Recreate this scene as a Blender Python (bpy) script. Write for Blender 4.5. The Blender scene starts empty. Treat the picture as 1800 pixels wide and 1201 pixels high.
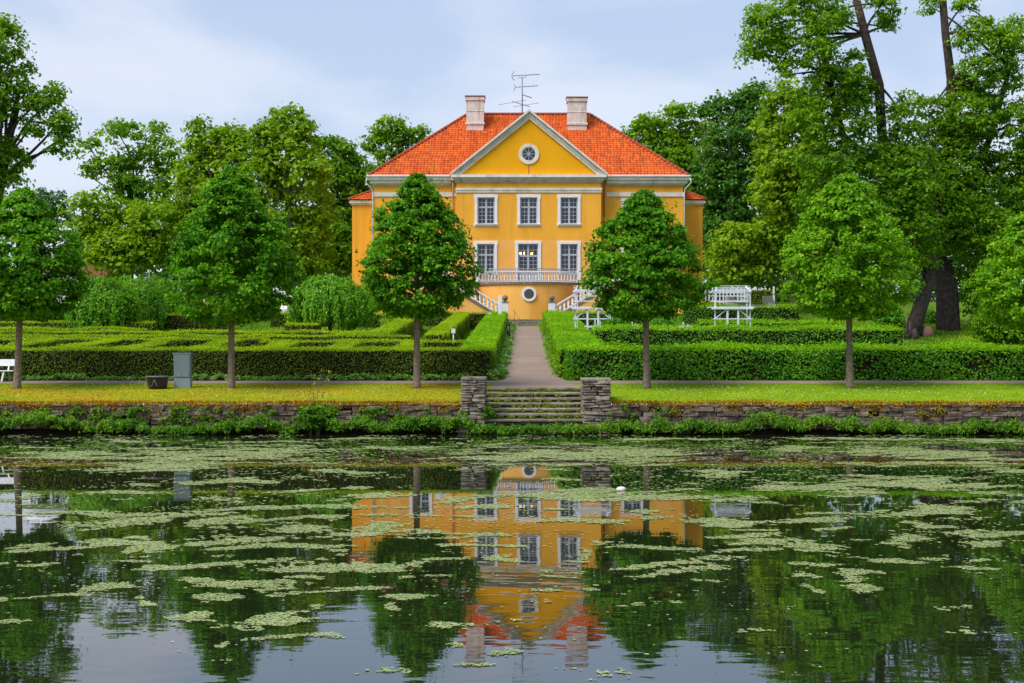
import bpy, math, random
import numpy as np
from mathutils import Vector

R = math.radians
random.seed(7)
rng = np.random.default_rng(7)
scene = bpy.context.scene
COL = scene.collection

# ------------------------------------------------------------------ camera, world, sun, exposure
CAMZ = 3.1
FPX = 2500.0            # focal length in photograph pixels (1800 wide, 36 mm sensor -> 50 mm)
VX, VY = 923.0, 600.5   # principal point of the garden axis in the photograph
cam_d = bpy.data.cameras.new('camera')
cam = bpy.data.objects.new('camera', cam_d)
COL.objects.link(cam)
cam.location = (0, 0, CAMZ)
cam.rotation_euler = (R(90), 0, 0)
cam_d.sensor_width = 36
cam_d.lens = 50
cam_d.shift_x = -(VX - 900) / 1800
cam_d.clip_start = 0.5
cam_d.clip_end = 3000
scene.camera = cam

SUN_EL, SUN_AZ = R(55), R(-128)     # azimuth measured clockwise from +Y (the viewing direction)
world = bpy.data.worlds.new('World')
scene.world = world
world.use_nodes = True
wn, wl = world.node_tree.nodes, world.node_tree.links
wn.clear()
w_out = wn.new('ShaderNodeOutputWorld')
sky = wn.new('ShaderNodeTexSky')
sky.sky_type = 'NISHITA'
sky.sun_disc = False
sky.sun_elevation = SUN_EL
sky.sun_rotation = SUN_AZ
sky.air_density = 1.0
sky.dust_density = 1.0
bg_sky = wn.new('ShaderNodeBackground')
bg_sky.inputs[1].default_value = 0.09
wl.new(sky.outputs[0], bg_sky.inputs[0])
tc = wn.new('ShaderNodeTexCoord')
mp = wn.new('ShaderNodeMapping')
mp.inputs['Scale'].default_value = (1.0, 1.0, 2.8)
mp.inputs['Location'].default_value = (3.1, 0.4, 1.7)
wl.new(tc.outputs['Generated'], mp.inputs[0])
n1 = wn.new('ShaderNodeTexNoise')
n1.inputs['Scale'].default_value = 4.6
n1.inputs['Detail'].default_value = 7
n1.inputs['Roughness'].default_value = 0.5
n1.inputs['Distortion'].default_value = 0.3
wl.new(mp.outputs[0], n1.inputs['Vector'])
cr = wn.new('ShaderNodeValToRGB')
cr.color_ramp.elements[0].position = 0.34
cr.color_ramp.elements[0].color = (0.49, 0.60, 0.79, 1)
cr.color_ramp.elements[1].position = 0.54
cr.color_ramp.elements[1].color = (0.72, 0.755, 0.88, 1)
e = cr.color_ramp.elements.new(0.72)
e.color = (0.77, 0.79, 0.90, 1)
sepw = wn.new('ShaderNodeSeparateXYZ')
wl.new(tc.outputs['Generated'], sepw.inputs[0])
thin = wn.new('ShaderNodeMath')
thin.operation = 'MULTIPLY_ADD'
wl.new(sepw.outputs[2], thin.inputs[0])
thin.inputs[1].default_value = -0.42
wl.new(n1.outputs[0], thin.inputs[2])
veil = wn.new('ShaderNodeMath')
veil.operation = 'ADD'
veil.inputs[1].default_value = 0.05
wl.new(thin.outputs[0], veil.inputs[0])
wl.new(veil.outputs[0], cr.inputs[0])
bg_cl = wn.new('ShaderNodeBackground')
bg_cl.inputs[1].default_value = 0.585
wl.new(cr.outputs[0], bg_cl.inputs[0])
mxw = wn.new('ShaderNodeMixShader')
mxw.inputs[0].default_value = 0.78
wl.new(bg_sky.outputs[0], mxw.inputs[1])
wl.new(bg_cl.outputs[0], mxw.inputs[2])
wl.new(mxw.outputs[0], w_out.inputs[0])

sun_d = bpy.data.lights.new('sun', 'SUN')
sun_d.energy = 2.2
sun_d.angle = R(32)
sun_d.color = (1.0, 0.95, 0.87)
sun = bpy.data.objects.new('sun', sun_d)
COL.objects.link(sun)
sd = Vector((math.sin(SUN_AZ) * math.cos(SUN_EL), math.cos(SUN_AZ) * math.cos(SUN_EL), math.sin(SUN_EL)))
sun.rotation_euler = sd.to_track_quat('Z', 'Y').to_euler()
sun.location = (-60, -60, 90)

scene.view_settings.view_transform = 'Standard'
scene.view_settings.look = 'None'
scene.view_settings.gamma = 1
scene.view_settings.use_curve_mapping = False
scene.view_settings.exposure = 0.95
scene.render.engine = 'CYCLES'
cy = scene.cycles
cy.use_denoising = True
cy.max_bounces = 7
cy.diffuse_bounces = 4
cy.glossy_bounces = 3
cy.transmission_bounces = 4
cy.transparent_max_bounces = 10
cy.caustics_reflective = False
cy.caustics_refractive = False
cy.sample_clamp_indirect = 4

# ------------------------------------------------------------------ helpers
def S(d): return FPX / d
def PX(px, d): return (px - VX) / S(d)
def PZ(py, d): return CAMZ + (VY - py) / S(d)

WPOS = {}
def reg(o, w):
    WPOS[o.name] = Vector(w)
def wpos(o):
    return WPOS.get(o.name, Vector((0, 0, 0))) if o else Vector((0, 0, 0))

def tag(o, label=None, cat=None, group=None, kind=None):
    if label: o['label'] = label
    if cat: o['category'] = cat
    if group: o['group'] = group
    if kind: o['kind'] = kind
    return o

def empty(name, loc, label=None, cat=None, group=None):
    o = bpy.data.objects.new(name, None)
    COL.objects.link(o)
    o.location = loc
    o.empty_display_size = 0.2
    reg(o, loc)
    return tag(o, label, cat, group)

def link(name, me, mat=None, parent=None, loc=(0, 0, 0), rot=(0, 0, 0), scale=(1, 1, 1)):
    """link mesh me as an object whose world position is loc (parents carry location only)"""
    o = bpy.data.objects.new(name, me)
    COL.objects.link(o)
    if mat is not None and len(me.materials) == 0:
        for m in (mat if isinstance(mat, (list, tuple)) else [mat]):
            me.materials.append(m)
    if parent is not None:
        o.parent = parent
    o.location = Vector(loc) - wpos(parent)
    o.rotation_euler = rot
    o.scale = scale
    reg(o, loc)
    return o

class MB:
    def __init__(s): s.v, s.f, s.mi, s.sm = [], [], [], []
    def add(s, vs, fs, mi=0, smooth=False):
        b = len(s.v)
        s.v += [tuple(v) for v in vs]
        s.f += [tuple(b + i for i in f) for f in fs]
        s.mi += [mi] * len(fs)
        s.sm += [smooth] * len(fs)
        return s
    def quad(s, a, b, c, d, mi=0): return s.add([a, b, c, d], [(0, 1, 2, 3)], mi)
    def box(s, x0, x1, y0, y1, z0, z1, mi=0):
        return s.add([(x0, y0, z0), (x1, y0, z0), (x1, y1, z0), (x0, y1, z0), (x0, y0, z1), (x1, y0, z1), (x1, y1, z1), (x0, y1, z1)],
                     [(0, 3, 2, 1), (4, 5, 6, 7), (0, 1, 5, 4), (1, 2, 6, 5), (2, 3, 7, 6), (3, 0, 4, 7)], mi)
    def bar(s, p, q, w, h=None, mi=0):
        """square bar from p to q"""
        h = h or w
        p, q = Vector(p), Vector(q)
        t = (q - p).normalized()
        u = t.cross(Vector((0, 1, 0)))
        if u.length < 1e-3: u = Vector((1, 0, 0))
        u.normalize()
        w2 = t.cross(u)
        a, b = u * (w / 2), w2 * (h / 2)
        vs = [p - a - b, p + a - b, p + a + b, p - a + b, q - a - b, q + a - b, q + a + b, q - a + b]
        return s.add(vs, [(0, 3, 2, 1), (4, 5, 6, 7), (0, 1, 5, 4), (1, 2, 6, 5), (2, 3, 7, 6), (3, 0, 4, 7)], mi)
    def tube(s, pts, rad, n=8, mi=0, cap=True, jit=0.0):
        pts = [Vector(p) for p in pts]
        vs, fs = [], []
        for i, p in enumerate(pts):
            t = (pts[min(i + 1, len(pts) - 1)] - pts[max(i - 1, 0)]).normalized()
            u = t.cross(Vector((0.13, 1, 0.07)))
            if u.length < 1e-3: u = t.cross(Vector((1, 0, 0)))
            u.normalize()
            w = t.cross(u)
            r = rad[i] if isinstance(rad, (list, tuple)) else rad
            for k in range(n):
                a = 2 * math.pi * k / n
                rr = r * (1 + (random.uniform(-jit, jit) if jit else 0))
                vs.append(p + u * (math.cos(a) * rr) + w * (math.sin(a) * rr))
        for i in range(len(pts) - 1):
            for k in range(n):
                fs.append((i * n + k, i * n + (k + 1) % n, (i + 1) * n + (k + 1) % n, (i + 1) * n + k))
        if cap:
            fs.append(tuple(range(n - 1, -1, -1)))
            fs.append(tuple((len(pts) - 1) * n + k for k in range(n)))
        return s.add(vs, fs, mi, True)
    def lathe(s, c, prof, n=12, mi=0, smooth=True):
        """prof: list of (r, z) about the vertical axis through c"""
        vs, fs = [], []
        for r, z in prof:
            for k in range(n):
                a = 2 * math.pi * k / n
                vs.append((c[0] + r * math.cos(a), c[1] + r * math.sin(a), c[2] + z))
        for i in range(len(prof) - 1):
            for k in range(n):
                fs.append((i * n + k, i * n + (k + 1) % n, (i + 1) * n + (k + 1) % n, (i + 1) * n + k))
        fs.append(tuple(range(n - 1, -1, -1)))
        fs.append(tuple((len(prof) - 1) * n + k for k in range(n)))
        return s.add(vs, fs, mi, smooth)
    def prism_y(s, poly, y0, y1, mi=0):
        """polygon in (x,z) extruded along y"""
        n = len(poly)
        vs = [(x, y0, z) for x, z in poly] + [(x, y1, z) for x, z in poly]
        fs = [tuple(range(n)), tuple(range(2 * n - 1, n - 1, -1))]
        fs += [(i, i + n, (i + 1) % n + n, (i + 1) % n) for i in range(n)]
        return s.add(vs, fs, mi)
    def prism_x(s, poly, x0, x1, mi=0):
        n = len(poly)
        vs = [(x0, y, z) for y, z in poly] + [(x1, y, z) for y, z in poly]
        fs = [tuple(range(n - 1, -1, -1)), tuple(range(n, 2 * n))]
        fs += [(i, (i + 1) % n, (i + 1) % n + n, i + n) for i in range(n)]
        return s.add(vs, fs, mi)
    def ring(s, c, r0, r1, y0, y1, n=32, mi=0):
        """annulus facing -y, thickness y0..y1"""
        vs, fs = [], []
        for k in range(n):
            a = 2 * math.pi * k / n
            ca, sa = math.cos(a), math.sin(a)
            vs += [(c[0] + r0 * ca, y0, c[2] + r0 * sa), (c[0] + r1 * ca, y0, c[2] + r1 * sa),
                   (c[0] + r1 * ca, y1, c[2] + r1 * sa), (c[0] + r0 * ca, y1, c[2] + r0 * sa)]
        for k in range(n):
            a, b = 4 * k, 4 * ((k + 1) % n)
            for i in range(4):
                fs.append((a + i, a + (i + 1) % 4, b + (i + 1) % 4, b + i))
        return s.add(vs, fs, mi)
    def disc(s, c, r, y, n=32, mi=0):
        vs = [(c[0] + r * math.cos(2 * math.pi * k / n), y, c[2] + r * math.sin(2 * math.pi * k / n)) for k in range(n)]
        return s.add(vs, [tuple(range(n))], mi)
    def mesh(s, name, mats=None, origin=(0, 0, 0)):
        me = bpy.data.meshes.new(name)
        o = Vector(origin)
        me.from_pydata([(v[0] - o.x, v[1] - o.y, v[2] - o.z) for v in s.v], [], s.f)
        me.polygons.foreach_set('material_index', s.mi)
        me.polygons.foreach_set('use_smooth', s.sm)
        if mats:
            for m in (mats if isinstance(mats, (list, tuple)) else [mats]): me.materials.append(m)
        me.update()
        return me
    def build(s, name, mat, parent=None, origin=None):
        o = Vector(origin) if origin is not None else wpos(parent)
        return link(name, s.mesh(name, mat, o), None, parent, o)

def bevel(o, w=0.01, seg=2):
    m = o.modifiers.new('bevel', 'BEVEL')
    m.width = w
    m.segments = seg
    m.limit_method = 'ANGLE'
    return o

# ------------------------------------------------------------------ materials
def newmat(name):
    m = bpy.data.materials.new(name)
    m.use_nodes = True
    nt = m.node_tree
    nt.nodes.clear()
    out = nt.nodes.new('ShaderNodeOutputMaterial')
    return m, nt.nodes, nt.links, out

def noise(N, L, coord, scale, detail=4, rough=0.55, vscale=None):
    if vscale is not None:
        mp = N.new('ShaderNodeMapping')
        mp.inputs['Scale'].default_value = vscale
        L.new(coord, mp.inputs[0])
        coord = mp.outputs[0]
    n = N.new('ShaderNodeTexNoise')
    n.inputs['Scale'].default_value = scale
    n.inputs['Detail'].default_value = detail
    n.inputs['Roughness'].default_value = rough
    L.new(coord, n.inputs['Vector'])
    return n.outputs[0]

def ramp(N, L, fac, stops):
    r = N.new('ShaderNodeValToRGB')
    el = r.color_ramp.elements
    while len(el) < len(stops): el.new(0.5)
    for e, (p, c) in zip(el, stops):
        e.position = p
        e.color = (*c, 1)
    L.new(fac, r.inputs[0])
    return r.outputs[0]

def mix(N, L, fac, a, b, mode='MIX'):
    m = N.new('ShaderNodeMix')
    m.data_type = 'RGBA'
    m.blend_type = mode
    if isinstance(fac, (int, float)): m.inputs[0].default_value = fac
    else: L.new(fac, m.inputs[0])
    for i, x in ((6, a), (7, b)):
        if isinstance(x, tuple): m.inputs[i].default_value = (*x, 1)
        else: L.new(x, m.inputs[i])
    return m.outputs[2]

def maprange(N, L, v, a, b, c=0.0, d=1.0):
    m = N.new('ShaderNodeMapRange')
    m.inputs[1].default_value, m.inputs[2].default_value = a, b
    m.inputs[3].default_value, m.inputs[4].default_value = c, d
    L.new(v, m.inputs[0])
    return m.outputs[0]

def finish(N, L, out, color, rough=0.8, bump=None, bstr=0.3, bdist=0.02, spec=0.3, metal=0.0):
    b = N.new('ShaderNodeBsdfPrincipled')
    if isinstance(color, tuple): b.inputs['Base Color'].default_value = (*color, 1)
    else: L.new(color, b.inputs['Base Color'])
    b.inputs['Roughness'].default_value = rough
    b.inputs['Specular IOR Level'].default_value = spec
    b.inputs['Metallic'].default_value = metal
    if bump is not None:
        bp = N.new('ShaderNodeBump')
        bp.inputs['Strength'].default_value = bstr
        bp.inputs['Distance'].default_value = bdist
        L.new(bump, bp.inputs['Height'])
        L.new(bp.outputs[0], b.inputs['Normal'])
    L.new(b.outputs[0], out.inputs[0])
    return b

def geo_pos(N): return N.new('ShaderNodeNewGeometry').outputs['Position']
def island(N): return N.new('ShaderNodeNewGeometry').outputs['Random Per Island']
def objrand(N): return N.new('ShaderNodeObjectInfo').outputs['Random']

def simple(name, c1, c2=None, scale=3.0, rough=0.8, bstr=0.2, bdist=0.01, spec=0.3, metal=0.0, streak=None, lo=0.35, hi=0.65, rand=0.0):
    m, N, L, out = newmat(name)
    P = geo_pos(N)
    c2 = c2 or tuple(x * 0.8 for x in c1)
    f = noise(N, L, P, scale, 6, 0.6)
    col = ramp(N, L, f, [(lo, c2), (hi, c1)])
    if streak:
        sf = noise(N, L, P, streak[1], 5, 0.6, vscale=(1, 1, 0.12))
        sf = maprange(N, L, sf, 0.50, 0.80)
        col = mix(N, L, sf, col, streak[0])
    if rand:
        rr = maprange(N, L, objrand(N), 0, 1, 1 - rand, 1 + rand)
        v = N.new('ShaderNodeHueSaturation')
        L.new(rr, v.inputs['Value'])
        L.new(col, v.inputs['Color'])
        col = v.outputs[0]
    fine = noise(N, L, P, scale * 12, 4, 0.6)
    finish(N, L, out, col, rough, fine, bstr, bdist, spec, metal)
    return m

def leafmat(name, ca, cb, cc, patch=0.35, trans=0.3, rough=0.6, spec=0.16):
    """leaf colour: random for each leaf between ca (deep), cb (mid), cc (fresh), with slow drifts over the plant"""
    m, N, L, out = newmat(name)
    r = island(N)
    P = geo_pos(N)
    pn = maprange(N, L, noise(N, L, P, patch, 2, 0.5), 0.3, 0.7, -0.28, 0.28)
    ad = N.new('ShaderNodeMath')
    ad.operation = 'ADD'
    L.new(r, ad.inputs[0])
    L.new(pn, ad.inputs[1])
    col = ramp(N, L, ad.outputs[0], [(0.0, ca), (0.5, cb), (1.0, cc)])
    b = N.new('ShaderNodeBsdfPrincipled')
    L.new(col, b.inputs['Base Color'])
    b.inputs['Roughness'].default_value = rough
    b.inputs['Specular IOR Level'].default_value = spec
    t = N.new('ShaderNodeBsdfTranslucent')
    tcol = mix(N, L, 1.0, col, (1.25, 1.25, 0.5), 'MULTIPLY')
    L.new(tcol, t.inputs[0])
    mx = N.new('ShaderNodeMixShader')
    mx.inputs[0].default_value = trans
    L.new(b.outputs[0], mx.inputs[1])
    L.new(t.outputs[0], mx.inputs[2])
    L.new(mx.outputs[0], out.inputs[0])
    return m

M = {}
M['yellow'] = simple('yellow_plaster', (0.89, 0.44, 0.055), (0.83, 0.39, 0.042), 0.5, 0.9, 0.15, 0.006, 0.1, streak=((0.70, 0.31, 0.035), 1.3))
M['gold'] = simple('golden_gable_plaster', (0.85, 0.4, 0.012), (0.8, 0.365, 0.01), 0.6, 0.9, 0.15, 0.006, 0.1)
M['peach'] = simple('faded_orange_plaster', (0.89, 0.47, 0.125), (0.83, 0.4, 0.085), 0.45, 0.9, 0.15, 0.006, 0.1, streak=((0.70, 0.31, 0.06), 1.1))
M['cream'] = simple('cream_stucco', (0.78, 0.74, 0.66), (0.66, 0.61, 0.53), 1.2, 0.85, 0.15, 0.008, 0.15, streak=((0.42, 0.38, 0.32), 1.6))
M['greytrim'] = simple('grey_moulding', (0.60, 0.56, 0.49), (0.50, 0.46, 0.40), 1.5, 0.85, 0.15, 0.008, 0.15, streak=((0.30, 0.27, 0.22), 1.8))
M['flash'] = simple('zinc_flashing', (0.72, 0.74, 0.78), (0.58, 0.60, 0.64), 2.0, 0.45, 0.05, 0.004, 0.5)
M['white'] = simple('white_paint', (0.80, 0.80, 0.82), (0.70, 0.70, 0.72), 2.0, 0.6, 0.1, 0.004, 0.3)
M['whitewood'] = simple('weathered_white_wood', (0.74, 0.77, 0.84), (0.58, 0.61, 0.68), 4.0, 0.7, 0.2, 0.004, 0.25)
M['winframe'] = simple('pale_grey_paint', (0.46, 0.49, 0.56), (0.40, 0.43, 0.50), 3.0, 0.5, 0.05, 0.003, 0.4)
M['darkstone'] = simple('stained_stone', (0.26, 0.22, 0.18), (0.13, 0.105, 0.08), 4.0, 0.9, 0.5, 0.02, 0.2)
M['stone'] = simple('limestone', (0.33, 0.285, 0.235), (0.12, 0.10, 0.07), 4.0, 0.92, 0.6, 0.025, 0.2, rand=0.35)
M['stonedark'] = simple('damp_wall_stone', (0.22, 0.165, 0.13), (0.075, 0.06, 0.042), 5.0, 0.92, 0.6, 0.025, 0.2, rand=0.4)
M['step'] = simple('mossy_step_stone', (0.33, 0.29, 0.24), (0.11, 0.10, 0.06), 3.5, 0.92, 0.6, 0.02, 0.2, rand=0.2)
M['riser'] = simple('overhang_shade_riser', (0.10, 0.085, 0.06), (0.035, 0.032, 0.02), 6.0, 0.95, 0.6, 0.03, 0.1)  # dark tone paints in the shade under the overhanging treads
M['earth'] = simple('damp_earth', (0.05, 0.038, 0.025), (0.022, 0.017, 0.011), 6.0, 0.95, 0.6, 0.03, 0.1)
M['chimney'] = simple('whitewashed_chimney', (0.70, 0.64, 0.60), (0.56, 0.48, 0.44), 2.5, 0.9, 0.3, 0.015, 0.15, streak=((0.36, 0.24, 0.20), 2.0))
M['chimcap'] = simple('brick_chimney_cap', (0.30, 0.16, 0.12), (0.18, 0.10, 0.08), 6.0, 0.9, 0.3, 0.01, 0.15)
M['iron'] = simple('grey_iron', (0.10, 0.10, 0.11), (0.06, 0.06, 0.065), 8.0, 0.5, 0.1, 0.002, 0.5, metal=0.4)
M['ironpale'] = simple('weathered_iron_rail', (0.33, 0.33, 0.36), (0.22, 0.21, 0.22), 8.0, 0.6, 0.1, 0.002, 0.4)
M['alu'] = simple('aged_aluminium', (0.22, 0.23, 0.25), (0.16, 0.17, 0.19), 8.0, 0.5, 0.1, 0.002, 0.5, metal=0.3)
M['copper'] = simple('brown_downpipe', (0.34, 0.13, 0.06), (0.24, 0.09, 0.045), 3.0, 0.5, 0.1, 0.003, 0.4)
M['bark'] = simple('linden_bark', (0.30, 0.24, 0.18), (0.15, 0.115, 0.085), 9.0, 0.95, 0.8, 0.03, 0.1)
M['barkdark'] = simple('old_tree_bark', (0.105, 0.080, 0.068), (0.045, 0.034, 0.03), 5.0, 0.95, 0.8, 0.05, 0.1)
M['blackplastic'] = simple('black_plastic', (0.018, 0.017, 0.021), (0.012, 0.012, 0.015), 4.0, 0.4, 0.05, 0.002, 0.4)
M['cabinet'] = simple('grey_green_steel', (0.145, 0.195, 0.21), (0.125, 0.172, 0.188), 3.0, 0.5, 0.04, 0.002, 0.4)
M['cabinetlow'] = simple('grey_green_plinth', (0.20, 0.26, 0.28), (0.175, 0.235, 0.25), 3.0, 0.55, 0.04, 0.002, 0.4)
M['tub_top'] = simple('black_plastic_rim', (0.13, 0.13, 0.15), (0.10, 0.10, 0.12), 4.0, 0.4, 0.05, 0.002, 0.4)
M['hedgecore'] = simple('hedge_twigs', (0.030, 0.027, 0.011), (0.012, 0.014, 0.005), 9.0, 0.95, 0.8, 0.05, 0.1)
M['crowncore'] = simple('inner_twigs', (0.020, 0.032, 0.010), (0.010, 0.018, 0.005), 6.0, 0.95, 0.8, 0.05, 0.1)
M['curtain'] = simple('pale_curtain', (0.34, 0.34, 0.38), (0.26, 0.26, 0.30), 2.0, 0.9, 0.1, 0.01, 0.1)
M['roofplain'] = simple('plain_red_roof', (0.42, 0.10, 0.06), (0.30, 0.07, 0.05), 2.0, 0.85, 0.3, 0.02, 0.2)
M['pinkwall'] = simple('pale_pink_plaster', (0.74, 0.60, 0.54), (0.64, 0.50, 0.45), 1.5, 0.9, 0.1, 0.01, 0.1)
M['darkblue'] = simple('dark_blue_backing', (0.02, 0.03, 0.05), (0.015, 0.022, 0.04), 2.0, 0.7, 0.1, 0.01, 0.2)
M['float'] = simple('white_float', (0.75, 0.72, 0.70), (0.62, 0.58, 0.56), 6.0, 0.5, 0.05, 0.004, 0.4)

# leaves
M['linden'] = leafmat('linden_leaf', (0.036, 0.150, 0.003), (0.082, 0.275, 0.005), (0.200, 0.440, 0.010), 0.5, 0.42)
M['lindenfresh'] = leafmat('bright_linden_leaf', (0.070, 0.215, 0.004), (0.145, 0.360, 0.006), (0.280, 0.510, 0.012), 0.5, 0.42)
M['weep'] = leafmat('weeping_elm_leaf', (0.060, 0.210, 0.010), (0.130, 0.350, 0.014), (0.250, 0.490, 0.022), 0.6, 0.38)
M['tree_green'] = leafmat('park_tree_leaf', (0.072, 0.190, 0.006), (0.145, 0.320, 0.010), (0.260, 0.440, 0.016), 0.16, 0.45)
M['tree_yellow'] = leafmat('flowering_linden_leaf', (0.115, 0.235, 0.006), (0.205, 0.365, 0.010), (0.340, 0.480, 0.018), 0.16, 0.45)
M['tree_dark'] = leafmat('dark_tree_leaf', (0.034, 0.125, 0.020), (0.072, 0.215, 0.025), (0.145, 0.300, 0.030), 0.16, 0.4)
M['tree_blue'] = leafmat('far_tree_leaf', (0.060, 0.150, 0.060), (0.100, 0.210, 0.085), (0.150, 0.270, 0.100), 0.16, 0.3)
M['box_top'] = leafmat('fresh_toplit_clipped_shoots', (0.170, 0.310, 0.004), (0.290, 0.460, 0.006), (0.430, 0.580, 0.012), 0.25, 0.4)  # lighter than the sides: fresh growth, with light from above painted in
M['box_side'] = leafmat('older_shaded_clipped_leaves', (0.045, 0.090, 0.006), (0.088, 0.155, 0.008), (0.165, 0.240, 0.012), 0.7, 0.25)  # darker than the tops: older leaves, with side shade painted in
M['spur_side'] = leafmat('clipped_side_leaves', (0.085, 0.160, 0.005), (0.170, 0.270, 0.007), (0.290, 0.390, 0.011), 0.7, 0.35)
M['lush_top'] = leafmat('fresh_toplit_hedge_shoots', (0.120, 0.320, 0.004), (0.210, 0.470, 0.007), (0.330, 0.590, 0.012), 0.3, 0.4)  # fresh growth on top, its top-lit brightness partly painted into the colour
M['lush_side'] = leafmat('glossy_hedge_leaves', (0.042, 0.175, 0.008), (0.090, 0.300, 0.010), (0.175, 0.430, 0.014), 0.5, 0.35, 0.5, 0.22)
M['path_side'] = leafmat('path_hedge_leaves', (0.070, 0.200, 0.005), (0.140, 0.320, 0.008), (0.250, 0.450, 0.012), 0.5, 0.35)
M['cover'] = leafmat('ground_cover_leaf', (0.070, 0.210, 0.016), (0.140, 0.320, 0.035), (0.320, 0.480, 0.150), 0.8, 0.3)
M['bank'] = leafmat('bank_plant_leaf', (0.045, 0.150, 0.006), (0.095, 0.250, 0.010), (0.190, 0.350, 0.014), 0.5, 0.35)
M['sedum'] = leafmat('yellow_wall_plant', (0.120, 0.150, 0.010), (0.260, 0.250, 0.012), (0.420, 0.340, 0.020), 0.8, 0.2)
M['weeds'] = leafmat('step_weed_leaf', (0.050, 0.130, 0.008), (0.130, 0.210, 0.010), (0.300, 0.290, 0.015), 2.0, 0.25)
M['drygrass'] = leafmat('dry_moss_grass', (0.240, 0.115, 0.008), (0.400, 0.210, 0.011), (0.500, 0.310, 0.018), 0.6, 0.15)
M['lawngrass'] = leafmat('short_lawn_grass', (0.130, 0.225, 0.005), (0.250, 0.325, 0.008), (0.370, 0.370, 0.012), 0.35, 0.2)
M['lawngreen'] = leafmat('green_lawn_grass', (0.120, 0.270, 0.005), (0.215, 0.380, 0.008), (0.330, 0.470, 0.014), 0.35, 0.2)
M['daisy'] = simple('daisy_petals', (0.75, 0.75, 0.62), (0.65, 0.65, 0.5), 9, 0.7)
M['duckweed'] = leafmat('duckweed_fronds', (0.215, 0.280, 0.085), (0.300, 0.365, 0.130), (0.385, 0.435, 0.190), 0.6, 0.1, 0.55, 0.25)

# roof tiles
def tilemat():
    m, N, L, out = newmat('clay_roof_tile')
    P = geo_pos(N)
    col = ramp(N, L, island(N), [(0.0, (0.47, 0.075, 0.012)), (0.35, (0.58, 0.100, 0.014)), (0.75, (0.63, 0.120, 0.016)), (1.0, (0.70, 0.16, 0.03))])
    st = maprange(N, L, noise(N, L, P, 0.9, 7, 0.68, vscale=(2.2, 0.35, 0.35)), 0.49, 0.78)
    col = mix(N, L, st, col, (0.26, 0.055, 0.028))
    finish(N, L, out, col, 0.8, noise(N, L, P, 25, 3), 0.3, 0.01, 0.25)
    return m
M['tile'] = tilemat()
M['hip'] = simple('hip_tile', (0.42, 0.085, 0.025), (0.22, 0.055, 0.03), 3, 0.85, 0.3, 0.02, 0.2)

# glass: clear sheet, mirror-like at the surface
def glassmat(name, tint=(0.55, 0.58, 0.62), refl=0.16):
    m, N, L, out = newmat(name)
    t = N.new('ShaderNodeBsdfTransparent')
    t.inputs[0].default_value = (*tint, 1)
    g = N.new('ShaderNodeBsdfGlossy')
    g.inputs['Roughness'].default_value = 0.04
    g.inputs['Color'].default_value = (0.9, 0.93, 1, 1)
    mx = N.new('ShaderNodeMixShader')
    fr = N.new('ShaderNodeFresnel')
    fr.inputs[0].default_value = 1.5
    ad = N.new('ShaderNodeMath')
    ad.operation = 'ADD'
    ad.inputs[1].default_value = refl - 0.04
    L.new(fr.outputs[0], ad.inputs[0])
    L.new(ad.outputs[0], mx.inputs[0])
    L.new(t.outputs[0], mx.inputs[1])
    L.new(g.outputs[0], mx.inputs[2])
    L.new(mx.outputs[0], out.inputs[0])
    return m
M['glass'] = glassmat('window_glass', refl=0.05)
M['darkglass'] = simple('dark_lattice_glass', (0.035, 0.04, 0.06), (0.028, 0.032, 0.05), 3, 0.12, 0.0, 0.001, 0.5)

def emit(name, c, s):
    m, N, L, out = newmat(name)
    e = N.new('ShaderNodeEmission')
    e.inputs[0].default_value = (*c, 1)
    e.inputs[1].default_value = s
    L.new(e.outputs[0], out.inputs[0])
    return m
M['bulb'] = emit('lit_bulb', (1.0, 0.62, 0.22), 6)
M['brass'] = simple('brass', (0.55, 0.36, 0.10), (0.45, 0.28, 0.08), 6, 0.35, 0.05, 0.002, 0.5, metal=0.8)

def groundmat(name, stops, scale, fine=60, fstr=0.5, second=None):
    m, N, L, out = newmat(name)
    P = geo_pos(N)
    f = noise(N, L, P, scale, 8, 0.65)
    col = ramp(N, L, f, stops)
    if second:
        g = maprange(N, L, noise(N, L, P, second[1], 4, 0.6), second[2], second[3])
        col = mix(N, L, g, col, second[0])
    fn = noise(N, L, P, fine, 4, 0.7)
    v = N.new('ShaderNodeHueSaturation')
    L.new(maprange(N, L, fn, 0.3, 0.7, 0.82, 1.15), v.inputs['Value'])
    L.new(col, v.inputs['Color'])
    finish(N, L, out, v.outputs[0], 0.95, fn, fstr, 0.02, 0.1)
    return m
M['path'] = groundmat('gravel_path', [(0.3, (0.225, 0.165, 0.130)), (0.7, (0.315, 0.24, 0.195))], 0.7, 45, 0.5, ((0.27, 0.20, 0.17), 6.0, 0.5, 0.8))
def lawnmat():
    m, N, L, out = newmat('mossy_lawn')
    P = geo_pos(N)
    f = noise(N, L, P, 0.9, 8, 0.65, vscale=(0.5, 1, 1))
    dry = ramp(N, L, f, [(0.30, (0.20, 0.25, 0.006)), (0.5, (0.33, 0.30, 0.008)), (0.72, (0.42, 0.28, 0.012))])
    wet = ramp(N, L, f, [(0.30, (0.13, 0.27, 0.006)), (0.6, (0.24, 0.33, 0.008)), (0.74, (0.40, 0.30, 0.012))])
    sp = N.new('ShaderNodeSeparateXYZ')
    L.new(P, sp.inputs[0])
    col = mix(N, L, maprange(N, L, sp.outputs[0], -3.0, 4.0), dry, wet)
    fn = noise(N, L, P, 40, 4, 0.7)
    v = N.new('ShaderNodeHueSaturation')
    L.new(maprange(N, L, fn, 0.3, 0.7, 0.82, 1.15), v.inputs['Value'])
    L.new(col, v.inputs['Color'])
    finish(N, L, out, v.outputs[0], 0.95, fn, 0.6, 0.02, 0.1)
    return m
M['lawn'] = lawnmat()
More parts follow.
